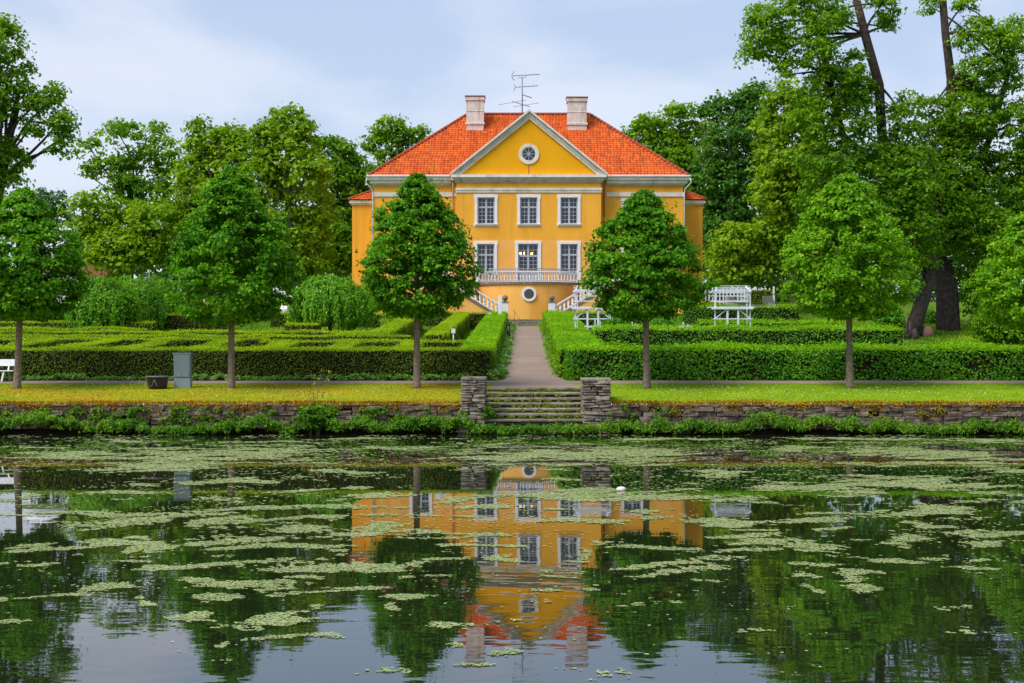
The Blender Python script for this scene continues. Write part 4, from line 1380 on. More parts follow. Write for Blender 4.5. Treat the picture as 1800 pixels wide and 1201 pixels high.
hedge('long leafy dark green front hedge right of the path, facing the pond', [(1.75, 23, 55.6, 57.2, 1.22)], 'lush_top', 'lush_side', 470, 0.11, GR, 0.09, sidedens=0.95)
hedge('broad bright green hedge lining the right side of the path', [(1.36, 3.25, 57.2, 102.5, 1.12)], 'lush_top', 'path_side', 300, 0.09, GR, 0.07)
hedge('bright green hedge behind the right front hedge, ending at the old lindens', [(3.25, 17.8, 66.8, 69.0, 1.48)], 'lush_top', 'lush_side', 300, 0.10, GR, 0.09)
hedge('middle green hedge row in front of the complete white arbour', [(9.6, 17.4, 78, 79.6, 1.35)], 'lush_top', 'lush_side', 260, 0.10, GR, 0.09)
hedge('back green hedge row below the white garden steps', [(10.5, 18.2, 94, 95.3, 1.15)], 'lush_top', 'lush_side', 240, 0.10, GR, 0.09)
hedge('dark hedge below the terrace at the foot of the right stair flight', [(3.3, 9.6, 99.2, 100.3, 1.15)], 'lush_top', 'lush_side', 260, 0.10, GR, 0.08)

# ------------------------------------------------------------------ shrubs and weeping trees
def shrub(label, px, pyc, rx, ry, d, mat, leaf=0.12, rc=0.28, n_per=26, name='shrub', group=None):
    X = PX(px, d)
    b = Vector((X, d, gz(X, d)))
    t = empty(name, b, label, 'shrub', group)
    a, c = rx / S(d), ry / S(d)
    lob = [(X + random.uniform(-0.4, 0.4) * a, d + random.uniform(-0.4, 0.4) * a, PZ(pyc, d) + random.uniform(-0.3, 0.3) * c, a * random.uniform(0.5, 0.8), a * 0.7, c * random.uniform(0.6, 0.95)) for _ in range(5)]
    P, Nn = lobe_cloud(lob, rc, n_per, 1.2)
    k = P[:, 2] > b.z
    link('foliage', leaf_mesh('foliage', P[k], Nn[k], leaf, M[mat], jitter=0.5, origin=b), None, t, b)
    mb = MB()
    for q in lob: limb(mb, b, q[:3], 0.04, 0.015, 5)
    mb.build('stems', M['bark'], t)
    return t
shrub('dense low bush between the half-hidden arbour and the nearest linden trunk', 1088, 580, 27, 17, 72.5, 'lush_side', group='bushes between white cross posts')
shrub('dense low bush right of the linden trunk between two white cross posts', 1165, 578, 30, 17, 75, 'lush_side', group='bushes between white cross posts')
shrub('yellow-green bush under the left wing beside the round weeping tree', 648, 530, 26, 32, 100, 'tree_yellow', 0.16, 0.36)
shrub('orange-yellow mound of plants below the white fence', 1243, 541, 26, 8, 103, 'sedum', 0.14, 0.3)
shrub('light green bush between the two old linden trunks', 1636, 572, 16, 24, 95, 'lush_side', 0.16, 0.36)
shrub('big dark bush filling the gap right of the old linden trunks', 1765, 575, 55, 34, 80, 'tree_green', 0.18, 0.4)
shrub('sprawling bush under the right-hand end of the inner hedge', 1560, 560, 30, 30, 84, 'lush_side', 0.16, 0.38)
shrub('loose pale bush between the weeping trees and the grey cabinet linden', 335, 545, 30, 30, 98, 'tree_yellow', 0.16, 0.36)

def weeping(label, px, top, bot, rx, d):
    X = PX(px, d)
    b = Vector((X, d, gz(X, d)))
    t = empty('weeping_tree', b, label, 'tree', 'weeping garden trees')
    Ht = PZ(top, d) - b.z
    Rr = rx / S(d)
    zb = max(0.25, PZ(bot, d) - b.z)
    Ps, Ns = [], []
    mb = MB()
    mb.tube([b, b + Vector((0.05, 0, Ht * 0.5)), b + Vector((0, 0, Ht * 0.8))], [0.13, 0.1, 0.08], 8, 0, True, 0.08)
    for k in range(175):
        a = random.uniform(0, 2 * math.pi)
        rr = Rr * math.sqrt(random.uniform(0.12, 1.0)) * random.uniform(0.85, 1.08)
        ht = Ht * (1 - 0.36 * (rr / Rr) ** 2) * random.uniform(0.90, 1.03)
        ln = random.uniform(0.55, 1.0) * (ht - zb) if rr > 0.5 * Rr else random.uniform(0.25, 0.5) * ht
        m = int(30 + 62 * ln)
        s = rng.random(m)
        out = np.stack([np.cos(a) * np.ones(m), np.sin(a) * np.ones(m), np.zeros(m)], 1)
        rad = rr + 0.26 * np.sin(s * 2.2) + rng.normal(0, 0.09, m)
        P = np.array(b) + out * rad[:, None] + np.stack([rng.normal(0, 0.09, m), rng.normal(0, 0.09, m), ht - s ** 1.2 * ln + rng.normal(0, 0.05, m)], 1)
        Ps.append(P)
        Ns.append(out * 0.9 + np.array([0, 0, 0.5]) * (1.2 - s)[:, None])
        if k % 4 == 0:
            limb(mb, b + Vector((0, 0, Ht * 0.75)), b + Vector((rr * math.cos(a), rr * math.sin(a), ht)), 0.05, 0.015, 5, 0.15)
    P, Nn = np.vstack(Ps), np.vstack(Ns)
    link('crown', leaf_mesh('crown', P, Nn, 0.19, M['weep'], aspect=0.5, jitter=0.35, droop=1.1, origin=b), None, t, b)
    mb.build('trunk', M['bark'], t)
    return t
weeping('largest weeping tree of the cluster of three, on its left', 178, 481, 585, 58, 85)
weeping('middle weeping tree of the cluster of three', 238, 483, 582, 44, 88)
weeping('smallest weeping tree of the cluster of three, on its right', 286, 489, 578, 30, 92)
weeping('round weeping tree standing alone left of the house', 580, 480, 585, 66, 86)

# ------------------------------------------------------------------ row of young lindens along the pond
PROF_T = [0, 0.06, 0.15, 0.3, 0.45, 0.6, 0.75, 0.88, 0.96, 1.0]
PROF_R = [0.36, 0.72, 0.92, 1.0, 0.94, 0.78, 0.54, 0.31, 0.14, 0.03]
def linden(label, px, base_py, x0, x1, top, bot, mat, seed, lean=0.0, d=None):
    global rng
    rng = np.random.default_rng(seed)
    random.seed(seed)
    d = d or hit(min(max(px, 20), 1780), base_py)
    X = PX(px, d)
    b = Vector((X, d, gz(X, d) - 0.03))
    t = empty('linden_tree', b, label, 'tree', 'young lindens in a row along the pond')
    zt_, zb = PZ(top, d), PZ(bot, d)
    cx = PX((x0 + x1) / 2, d)
    Rr = (x1 - x0) / 2 / S(d) - 0.17
    H = zt_ - zb
    # clumps
    n = 540
    tt = rng.beta(1.25, 1.45, n)
    ang = rng.uniform(0, 2 * np.pi, n)
    lob = 1 + 0.11 * np.sin(3 * ang + seed + 4 * tt) + 0.10 * np.sin(5 * ang - 11 * tt + seed * 1.3) + 0.07 * np.sin(2 * ang + 17 * tt + seed * 2.1)
    fr = np.where(rng.random(n) < 0.36, rng.uniform(0.15, 0.75, n), rng.uniform(0.80, 1.01, n))
    pr = np.interp(tt, PROF_T, PROF_R) * Rr * lob
    r = pr * fr
    # drop a few clumps to leave gaps
    C = np.stack([cx + lean * tt + r * np.cos(ang), d + r * np.sin(ang), zb + 0.15 + H * tt * 0.97], 1)
    D = unit(np.stack([np.cos(ang), np.sin(ang), (tt - 0.35) * 1.3], 1))
    rc = rng.uniform(0.20, 0.46, n)
    rc = np.minimum(rc, 0.12 + 0.32 * np.interp(tt, PROF_T, PROF_R) + 0.06)
    P, Nn = clumps(C, D, rc, 66, 0.66)
    # loose shoots standing out of the outline
    m = 60
    t2 = rng.uniform(0.1, 1.0, m)
    a2 = rng.uniform(0, 2 * np.pi, m)
    r2 = np.interp(t2, PROF_T, PROF_R) * Rr
    for k in range(m):
        ln = rng.uniform(0.2, 0.60)
        s = rng.random(13)
        o = np.array([np.cos(a2[k]), np.sin(a2[k]), rng.uniform(0.1, 0.9) if t2[k] > 0.5 else rng.uniform(-0.4, 0.4)])
        p0 = np.array([cx + lean * t2[k] + r2[k] * np.cos(a2[k]), d + r2[k] * np.sin(a2[k]), zb + 0.15 + H * t2[k] * 0.97])
        P = np.vstack([P, p0 + o * (s * ln)[:, None] + rng.normal(0, 0.05, (13, 3))])
        Nn = np.vstack([Nn, np.tile(o * 0.4 + np.array([0, -0.2, 0.8]), (13, 1))])
    link('crown', leaf_mesh('crown', P, Nn, 0.138, M[mat], aspect=0.78, jitter=0.45, fold=0.10, droop=0.7, origin=b), None, t, b)
    mb = MB()
    top_ = Vector((cx + lean, d, zb + H * 0.82))
    fork = Vector((X + (cx - X) * 0.4, d, zb + 0.25))
    mb.tube([b, b + Vector((0, 0, 0.12)), b.lerp(fork, 0.35), b.lerp(fork, 0.7), fork, fork.lerp(top_, 0.5), top_], [0.19, 0.145, 0.125, 0.115, 0.11, 0.07, 0.02], 12, 0, True, 0.05)
    for k in range(0, n, 9):
        c = Vector(C[k])
        fr_ = fork.lerp(top_, max(0.0, min(0.9, (c.z - fork.z) / (top_.z - fork.z) * 0.75)))
        limb(mb, fr_, c, 0.04, 0.012, 5, 0.06, 4)
    mb.build('trunk', M['bark'], t)
    return t
LT = [('young linden beside the white bench at the left edge', 30, 682, -62, 146, 335, 570, 'linden', 11, 0),
      ('young linden just right of the grey cabinet', 407, 682, 296, 517, 296, 580, 'linden', 12, 0),
      ('young linden in front of the left half of the house', 733, 682, 630, 836, 310, 566, 'linden', 13, 0),
      ('young linden in front of the right half of the house', 1137, 682, 1026, 1240, 338, 572, 'linden', 14, 0),
      ('bright young linden in front of the old lindens', 1494, 682, 1378, 1602, 305, 570, 'lindenfresh', 15, 0),
      ('young linden cut off by the right edge, its trunk out of view', 1845, 682, 1716, 1960, 350, 588, 'lindenfresh', 16, 0)]
for a in LT: linden(*a[:9], lean=a[9], d=51.9)
rng = np.random.default_rng(99)
random.seed(99)

# ------------------------------------------------------------------ retaining wall, pillars, steps at the pond
def stone_variant():
    j = lambda: random.uniform(-0.085, 0.085)
    b = 0.10
    vs, fs = [], []
    for z, k in ((-0.5, 1 - b), (-0.36, 1.0), (0.36, 1.0), (0.5, 1 - b)):
        for (x, y) in ((-0.5, -0.5), (0.5, -0.5), (0.5, 0.5), (-0.5, 0.5)):
            vs.append((x * (k if abs(z) > 0.4 else 1) + j(), y * k + j(), z + j() * 0.7))
    for i in range(3):
        for q in range(4):
            fs.append((i * 4 + q, i * 4 + (q + 1) % 4, (i + 1) * 4 + (q + 1) % 4, (i + 1) * 4 + q))
    fs += [(3, 2, 1, 0), (12, 13, 14, 15)]
    mb = MB()
    mb.add(vs, fs)
    return mb
SV = [stone_variant().mesh('stone', M['stone']) for _ in range(10)]
SVD = [stone_variant().mesh('stone', M['stonedark']) for _ in range(10)]

def lay(parent, x0, x1, y, z0, z1, wmin, wmax, hmin, hmax, depth, variants, skip=0.0, jy=0.05, jitter_end=0.04, ytop=0.0):
    z = z0
    while z < z1 - 0.04:
        h = random.uniform(hmin, hmax)
        if z + h > z1 - 0.03: h = z1 - z
        x = x0 + random.uniform(-jitter_end, jitter_end)
        while x < x1 - 0.08:
            w_ = random.uniform(wmin, wmax)
            if x + w_ > x1 - 0.12: w_ = x1 - x + random.uniform(-jitter_end, jitter_end)
            if random.random() >= skip:
                link('stone', random.choice(variants), None, parent,
                     (x + w_ / 2, y + random.uniform(-jy, jy) + ytop * (z - z0), z + h / 2),
                     (0, random.uniform(-0.02, 0.02), random.uniform(-0.05, 0.05)), (w_ - 0.012, depth, h - 0.010))
            x += w_
        z += h

for (x0, x1, lab) in ((-21.5, -2.2, 'long dry-stone pond wall left of the steps, half hidden by plants'), (2.9, 21.5, 'long dry-stone pond wall right of the steps, under the orange grass')):
    t = empty('pond_wall', ((x0 + x1) / 2, 48.05, 0), lab, 'wall', 'dry-stone walls along the pond')
    MB().box(x0, x1, 48.05, 48.19, -0.9, 0.94).build('wall_core', M['earth'], t)
    lay(t, x0, x1, 47.98, 0.16, 0.98, 0.24, 0.66, 0.09, 0.17, 0.26, SVD, 0.05, 0.045, ytop=0.05)

for (p0, p1, ptop, lab) in ((812, 853, 663, 'squat stacked-stone pillar left of the pond steps'), (1024, 1072, 665, 'squat stacked-stone pillar right of the pond steps')):
    x0, x1 = PX(p0, 48.3), PX(p1, 48.3)
    zt_ = PZ(ptop, 48.4)
    t = empty('stone_pillar', ((x0 + x1) / 2, 48.6, 0), lab, 'pillar', 'stone pillars at the pond steps')
    MB().box(x0 + 0.1, x1 - 0.1, 48.05, 49.35, -0.9, zt_ - 0.12).build('core', M['earth'], t)
    z = -0.25
    while z < zt_ - 0.14:
        h = random.uniform(0.065, 0.16)
        if z + h > zt_ - 0.17: h = zt_ - 0.10 - z
        fl = 0.13 * max(0, 1 - max(0, z) / 1.1)       # the base spreads
        out = -1 if p0 < 900 else 1
        xa, xb = (x0 - fl * 1.4, x1) if out < 0 else (x0, x1 + fl * 1.4)
        k = random.choice((2, 2, 3))
        cuts = sorted([xa, xb] + [xa + (xb - xa) * (i + random.uniform(-0.15, 0.15)) / k for i in range(1, k)])
        for a, b in zip(cuts[:-1], cuts[1:]):
            link('stone', random.choice(SV), None, t, ((a + b) / 2, 48.1 + random.uniform(-0.055, 0.045), z + h / 2), (random.uniform(-0.06, 0.06), random.uniform(-0.035, 0.035), random.uniform(-0.08, 0.08)), (b - a + random.uniform(-0.03, 0.015), 0.36, h - random.uniform(0.004, 0.022)))
        for xs_ in (x0 + 0.12, x1 - 0.12):
            for yy in (48.52, 48.98):
                link('stone', random.choice(SV), None, t, (xs_ + random.uniform(-0.02, 0.02), yy, z + h / 2), (0, 0, random.uniform(-0.04, 0.04)), (0.3, 0.44, h - 0.010))
        z += h
    c = MB().box(x0 - 0.03, x1 + 0.03, 47.92, 49.35, zt_ - 0.10, zt_).build('cap_slab', M['stone'], t)
    bevel(c, 0.02)

ps = empty('pond_steps', (0.33, 49.6, 0.4), 'mossy stone steps leading down from the path to the pond', 'steps')
for i in range(7):
    z = 1.43 - 0.16 * i
    y0 = 51.35 - 0.55 * i
    ex = 0.18 if i == 6 else 0.0
    cuts = [SX0 - ex * 0.2, SX1 + ex] if i in (0, 6) else [SX0, SX0 + (SX1 - SX0) * random.uniform(0.3, 0.7), SX1]
    for a, b in zip(cuts[:-1], cuts[1:]):
        dz = random.uniform(-0.008, 0.008)
        s_ = MB().box(a, b - 0.012, y0 - 0.03, y0 + 0.62, z - 0.075 + dz, z + dz).build('step', M['step'], ps)
        bevel(s_, 0.015)
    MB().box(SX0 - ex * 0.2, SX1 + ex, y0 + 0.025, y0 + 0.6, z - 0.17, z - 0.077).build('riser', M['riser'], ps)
MB().box(SX0 - 0.1, SX1 + 0.1, 48.14, 51.9, -0.9, 0.28).build('footing', M['earth'], ps)

# ------------------------------------------------------------------ bench, tub, cabinet and small things on the bank
bd = 54.7
bx = PX(6, bd)
zg = gz(bx, bd) + 0.014
bench = empty('garden_bench', (bx, bd, zg), 'white wooden bench at the left edge beside the linden trunk', 'bench')
xl_, xr_ = PX(-52, bd), PX(27.5, bd)
o = MB()
o.add([(xl_, bd + 0.28, zg + 0.60), (xr_, bd + 0.28, zg + 0.60), (xr_, bd + 0.32, zg + 0.60), (xl_, bd + 0.32, zg + 0.60),
       (xl_, bd + 0.38, zg + 0.86), (xr_, bd + 0.38, zg + 0.86), (xr_, bd + 0.42, zg + 0.86), (xl_, bd + 0.42, zg + 0.86)],
      [(0, 3, 2, 1), (4, 5, 6, 7), (0, 1, 5, 4), (1, 2, 6, 5), (2, 3, 7, 6), (3, 0, 4, 7)])
bevel(o.build('backrest', M['whitewood'], bench), 0.01)
for k in range(3):
    bevel(MB().box(xl_, xr_ - 0.05, bd - 0.18 + 0.15 * k, bd - 0.05 + 0.15 * k, zg + 0.40, zg + 0.435).build('seat_slat', M['whitewood'], bench), 0.008)
for x in (PX(-40, bd), PX(9, bd)):
    MB().bar((x - 0.06, bd - 0.22, zg), (x, bd - 0.12, zg + 0.40), 0.06, 0.05).build('leg', M['whitewood'], bench)
    MB().bar((x + 0.05, bd + 0.34, zg), (x + 0.05, bd + 0.24, zg + 0.40), 0.05, 0.05).build('leg', M['ironpale'], bench)
    MB().bar((x + 0.03, bd + 0.22, zg + 0.40), (x + 0.06, bd + 0.40, zg + 0.84), 0.06, 0.03).build('back_post', M['whitewood'], bench)

td = 51.6
tx = PX(277, td)
tz = gz(tx, td)
tub = empty('plastic_tub', (tx, td, tz), 'black plastic tub with rim on the grass beside the grey cabinet', 'tub')
tb = MB()
tb.lathe((tx, td, tz), [(0.32, 0.0), (0.345, 0.10), (0.385, 0.40), (0.40, 0.43), (0.37, 0.43), (0.33, 0.12), (0.28, 0.06)], 28)
tb.build('body', M['blackplastic'], tub)
MB().lathe((tx, td, tz), [(0.385, 0.415), (0.43, 0.425), (0.43, 0.455), (0.375, 0.452)], 28).build('rim', M['tub_top'], tub)
MB().tube([(tx - 0.02, td - 0.395, tz + 0.34), (tx + 0.08, td - 0.40, tz + 0.12), (tx + 0.10, td - 0.39, tz + 0.08)], 0.012, 5).build('rope_handle', M['bark'], tub)
MB().tube([(tx - 0.02, td - 0.395, tz + 0.34), (tx - 0.10, td - 0.385, tz + 0.12), (tx - 0.26, td - 0.29, tz + 0.06)], 0.012, 5).build('rope_handle', M['bark'], tub)

cd_ = 52.0
x0, x1 = PX(308, cd_), PX(336.5, cd_)
cz = gz((x0 + x1) / 2, cd_)
cab = empty('utility_cabinet', ((x0 + x1) / 2, cd_, cz), 'grey-green steel utility cabinet standing on the grass in front of the hedge', 'cabinet')
H = PZ(622, cd_) - cz
sk = 0.02
zl = PZ(664, cd_)
bb_ = MB()
bb_.add([(x0 - 0.01, cd_ - 0.16, zl), (x1 - 0.005, cd_ - 0.16, zl), (x1 - 0.005, cd_ + 0.16, zl), (x0 - 0.01, cd_ + 0.16, zl),
         (x0 - 0.035, cd_ - 0.16, cz + H), (x1, cd_ - 0.16, cz + H), (x1, cd_ + 0.16, cz + H), (x0 - 0.035, cd_ + 0.16, cz + H)],
        [(0, 3, 2, 1), (4, 5, 6, 7), (0, 1, 5, 4), (1, 2, 6, 5), (2, 3, 7, 6), (3, 0, 4, 7)])
bevel(bb_.build('body', M['cabinet'], cab), 0.012)
bevel(MB().box(x0 - 0.01, x1 - 0.01, cd_ - 0.15, cd_ + 0.15, cz - 0.05, zl - 0.006).build('plinth', M['cabinetlow'], cab), 0.01)
bevel(MB().box(x0 + 0.03, x1 - 0.035, cd_ - 0.172, cd_ - 0.161, zl + 0.03, cz + H - 0.04).build('door', M['cabinet'], cab), 0.006)
bevel(MB().box(x0 - 0.05, x1 + 0.02, cd_ - 0.18, cd_ + 0.18, cz + H + 0.002, cz + H + 0.028).build('lid', M['cabinetlow'], cab), 0.008)
bolt = MB().lathe((0, 0, 0), [(0.012, -0.01), (0.016, 0), (0.006, 0.01)], 8).mesh('bolt', M['flash'])
for px_ in (315.5, 328.5):
    for py_ in (656.5, 661):
        link('bolt', bolt, None, cab, (PX(px_, cd_), cd_ - 0.176, PZ(py_, cd_)), (R(90), 0, 0))

# little things along the path
def post_thing(name, label, cat, px, y0, y1, d, r, mat, cap=None):
    x = PX(px, d)
    zb_ = gz(x, d) if y1 is None else PZ(y1, d)
    t = empty(name, (x, d, gz(x, d)), label, cat)
    zt__ = PZ(y0, d)
    MB().tube([(x, d, min(zb_, gz(x, d))), (x, d, zt__)], r, 10).build('post', M[mat], t)
    if cap: MB().lathe((x, d, zt__), cap, 12).build('head', M[mat], t)
    return t
post_thing('bollard_lamp', 'black bollard lamp at the left edge of the path', 'lamp', 894, 572, None, 83, 0.09, 'blackplastic', [(0.10, -0.02), (0.105, 0.02), (0.08, 0.05), (0.02, 0.06)])
sg = post_thing('sign_post', 'small white plant sign on a post beside the left path hedge', 'sign', 797, 584, None, 72, 0.03, 'whitewood')
MB().box(PX(797, 72) - 0.10, PX(797, 72) + 0.10, 71.94, 71.965, PZ(586, 72), PZ(578, 72)).build('plate', M['white'], sg)
for (px_, y0_, y1_, n_) in ((262.5, 345, 480, 'taller slim white flagpole among the trees left of the house'), (315.5, 344, 480, 'slim white flagpole half hidden behind the yellowish linden')):
    post_thing('flagpole', n_, 'flagpole', px_, y0_, None, 135, 0.07, 'white', [(0.09, 0), (0.11, 0.06), (0.05, 0.14)])

# small white float on the pond
fd = 3.1 * 2500 / (862 - 600.5)
fx = PX(1092, fd)
MBf = MB().lathe((fx, fd, -0.03), [(0.02, -0.02), (0.10, 0.0), (0.13, 0.05), (0.12, 0.10), (0.07, 0.135), (0.01, 0.145)], 18)
fo = MBf.build('float', M['float'], None, (fx, fd, 0))
fo.scale = (0.8, 0.62, 0.68)
tag(fo, 'small white float resting at the edge of the duckweed', 'float')

# ------------------------------------------------------------------ white garden furniture
def arbour(label, pxc, d):
    cx = PX(pxc, d)
    zg = gz(cx, d)
    t = empty('arbour', (cx, d, zg), label, 'arbour', 'white wooden arbours in the right-hand garden')
    W, Dp = 0.92, 0.55
    ztop = PZ(505, d)
    zmid = PZ(540, d)
    zlow = PZ(561, d)
    pw = 0.058
    for sx in (-1, 1):
        for sy in (-1, 1):
            MB().box(cx + sx * W - pw / 2 + (0.15 if sx < 0 and sy > 0 else 0), cx + sx * W + pw / 2 + (0.15 if sx < 0 and sy > 0 else 0), d + sy * Dp - pw / 2, d + sy * Dp + pw / 2, zg - 0.05, ztop - 0.12).build('post', M['whitewood'], t)
    for sx in (-0.28, 0.28):
        MB().box(cx + sx - 0.05, cx + sx + 0.05, d - Dp - 0.12, d - Dp - 0.04, zg - 0.05, zmid - 0.1).build('post', M['whitewood'], t)
    for k in range(3):
        bevel(MB().box(cx - W - 0.28, cx + W + 0.22, d - Dp - 0.15 + 0.42 * k, d - Dp + 0.10 + 0.42 * k, zmid - 0.05, zmid).build('shelf_board', M['whitewood'], t), 0.01)
    MB().box(cx - W - 0.2, cx + W + 0.15, d - Dp - 0.18, d - Dp - 0.152, zmid - 0.13, zmid - 0.02).build('shelf_apron', M['whitewood'], t)
    # rails
    for (z, yy) in ((zlow, -1), (PZ(574, d), -1), (PZ(520, d), 1), (PZ(529, d), 1), (PZ(512, d), 1)):
        w0 = W + 0.1 if z != PZ(574, d) else 0.45
        MB().box(cx - w0, cx + w0, d + yy * Dp - 0.10, d + yy * Dp - 0.05, z - 0.03, z + 0.03).build('rail', M['whitewood'], t)
    for sx in (-1, 1):
        MB().bar((cx + sx * W * 0.95, d - Dp - 0.02, zlow + 0.05), (cx + sx * W * 0.3, d - Dp - 0.02, zmid - 0.1), 0.06, 0.04).build('brace', M['whitewood'], t)
    # small pitched top of battens
    for sx in (-1, 1):
        MB().bar((cx + sx * W, d - Dp - 0.3, ztop - 0.30), (cx + sx * W * 0.85, d, ztop + 0.02), 0.07, 0.06).build('rafter', M['whitewood'], t)
        MB().bar((cx + sx * W, d + Dp + 0.3, ztop - 0.30), (cx + sx * W * 0.85, d, ztop + 0.02), 0.07, 0.06).build('rafter', M['whitewood'], t)
    for k in range(4):
        f_ = k / 3
        for sy in (-1, 1):
            yy = d + sy * (Dp + 0.3) * (1 - f_)
            if k == 3 and sy > 0: continue
            MB().box(cx - W - 0.05, cx + W + 0.05, yy - 0.022, yy + 0.022, ztop - 0.27 + 0.32 * f_, ztop - 0.235 + 0.32 * f_).build('batten', M['whitewood'], t)
    return t
arbour('complete white wooden arbour with shelf, right of the house', 1285, 75)
arbour('white wooden arbour half hidden by a linden beside the terrace stairs', 1041, 75)

def cross_post(label, px, d, y0=566):
    x = PX(px, d)
    t = empty('cross_post', (x, d, gz(x, d)), label, 'trellis', 'white cross-shaped posts between bushes')
    MB().box(x - 0.035, x + 0.035, d - 0.03, d + 0.03, gz(x, d) - 0.05, PZ(y0, d)).build('post', M['whitewood'], t)
    MB().box(x + 0.26, x + 0.32, d + 0.25, d + 0.30, gz(x, d) - 0.05, PZ(y0 + 4, d)).build('post', M['whitewood'], t)
    MB().box(x - 0.42, x + 0.48, d - 0.055, d - 0.031, PZ(576, d), PZ(573, d)).build('crossbar', M['whitewood'], t)
cross_post('white cross-shaped post left of the trunk of the right-half linden', 1111, 75)
cross_post('white cross-shaped post right of the trunk of the right-half linden', 1201, 75)
cross_post('white cross-shaped post beside the half-hidden arbour', 1046, 78, 560)

d_ = 96
t = empty('garden_gate', (PX(870, d_), d_, gz(PX(870, d_), d_)), 'small white gate with one tall post behind the left path hedge', 'gate')
for (px_, y0_, hw) in ((879, 520, 0.12), (860.5, 550, 0.10)):
    x = PX(px_, d_)
    p = MB().box(x - hw, x + hw, d_ - hw, d_ + hw, gz(x, d_) - 0.05, PZ(y0_, d_))
    p.box(x - hw - 0.05, x + hw + 0.05, d_ - hw - 0.05, d_ + hw + 0.05, gz(x, d_) - 0.05, PZ(561, d_))
    bevel(p.build('post', M['white'], t), 0.015)
for px_, y0_ in ((866, 556), (869.5, 560), (873, 558)):
    x = PX(px_, d_)
    MB().box(x - 0.035, x + 0.035, d_ - 0.03, d_ + 0.03, gz(x, d_) + 0.1, PZ(y0_, d_)).build('picket', M['white'], t)
MB().box(PX(861, d_), PX(878, d_), d_ - 0.04, d_ + 0.04, PZ(571, d_) - 0.06, PZ(571, d_) + 0.04).build('rail', M['white'], t)

pk = MB()
pk.box(-0.055, 0.055, -0.015, 0.015, 0, 1.32)
pk.add([(-0.055, -0.015, 1.32), (0.055, -0.015, 1.32), (0.0, -0.015, 1.42), (-0.055, 0.015, 1.32), (0.055, 0.015, 1.32), (0, 0.015, 1.42)], [(0, 1, 2), (5, 4, 3), (0, 2, 5, 3), (1, 4, 5, 2)])
pkm = pk.mesh('picket', M['white'])
def fence(label, p0, p1, d, y0, back=False):
    xa, xb = PX(p0, d), PX(p1, d)
    zt_ = PZ(y0, d)
    zb_ = zt_ - 1.42
    t = empty('picket_fence', ((xa + xb) / 2, d, zb_), label, 'fence', 'white picket fences beside the house')
    n = int((xb - xa) / 0.29)
    for i in range(n + 1):
        link('picket', pkm, None, t, (xa + 0.29 * i, d, zb_ + random.uniform(-0.01, 0.01)))
    for z in (zb_ + 0.25, zb_ + 1.0):
        MB().box(xa - 0.05, xb + 0.05, d + 0.017, d + 0.06, z - 0.04, z + 0.04).build('rail', M['white'], t)
    for x in (xa - 0.12, (xa + xb) / 2 + 0.1, xb + 0.12):
        MB().box(x - 0.07, x + 0.07, d + 0.062, d + 0.18, min(zb_, gz(x, d)) - 0.3, zt_ + 0.12).build('post', M['white'], t)
    if back:
        MB().box(xa, xb - 2.6, d + 0.5, d + 0.55, zb_ - 0.1, zt_ - 0.15).build('dark_backing', M['darkblue'], t)  # dark blue sheet filling the gaps behind the pickets
    return t
fence('white picket fence behind the complete arbour, right of the house', 1234, 1358, 116, 506, True)
fence('white picket fence above a clipped hedge block, left of the house', 488, 552, 116, 504)
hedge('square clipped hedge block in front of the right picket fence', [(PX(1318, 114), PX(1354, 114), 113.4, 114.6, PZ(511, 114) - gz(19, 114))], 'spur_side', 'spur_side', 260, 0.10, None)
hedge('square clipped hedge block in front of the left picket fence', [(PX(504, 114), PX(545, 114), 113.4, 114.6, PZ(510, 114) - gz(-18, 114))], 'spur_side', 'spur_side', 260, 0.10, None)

def side_steps(label, xc_px, d, sx):
    xc = PX(xc_px, d)
    z0 = gz(xc, d - 2.2)
    t = empty('garden_steps', (xc, d, z0), label, 'steps', 'pale stone steps up to the fences')
    for i in range(5):
        bevel(MB().box(xc - 1.15, xc + 1.15, d - 2.0 + 0.5 * i, d + 1.2, z0 - 0.2 + 0.22 * i, z0 + 0.02 + 0.22 * i).build('step', M['chimney'], t), 0.02)
    for s_ in (-1, 1):
        x = xc + s_ * 1.45
        o_ = MB().prism_x([(d - 2.4, z0 - 0.3), (d + 1.2, z0 - 0.3), (d + 1.2, z0 + 1.55), (d + 0.1, z0 + 1.55), (d - 2.4, z0 + 0.45)], x - 0.28, x + 0.28).build('cheek_wall', M['cream'], t)
        bevel(o_, 0.03)
    return t
side_steps('pale steps with slanted white cheek walls, right of the house', 1318, 110, 1)
side_steps('pale steps with slanted white cheek walls, left of the house', 540, 110, -1)

def gazebo(label, px, d, top, r, roof_only=False):
    x = PX(px, d)
    zg = gz(x, d)
    zt_ = PZ(top, d)
    t = empty('gazebo', (x, d, zg), label, 'gazebo')
    ze = zt_ - r * 0.75
    for k in range(6):
        a = math.pi * k / 3 + 0.3
        MB().tube([(x + r * 0.9 * math.cos(a), d + r * 0.9 * math.sin(a), zg - 0.1), (x + r * 0.9 * math.cos(a), d + r * 0.9 * math.sin(a), ze)], 0.09, 10).build('column', M['white'], t)
    MB().lathe((x, d, ze), [(r * 0.84, 0), (r * 1.02, 0.0), (r * 1.05, 0.2), (r * 0.84, 0.2)], 24).build('entablature', M['white'], t)
    MB().lathe((x, d, ze + 0.2), [(r, 0.0), (r * 0.95, 0.18 * r), (r * 0.8, 0.36 * r), (r * 0.55, 0.5 * r), (r * 0.28, 0.57 * r), (0.05, 0.6 * r), (0.05, 0.6 * r + 0.12), (0.01, 0.6 * r + 0.2)], 24).build('dome', M['white'], t)
    MB().lathe((x, d, zg - 0.1), [(r * 1.1, 0), (r * 1.1, 0.2), (r * 0.2, 0.2)], 24).build('floor', M['cream'], t)
    return t
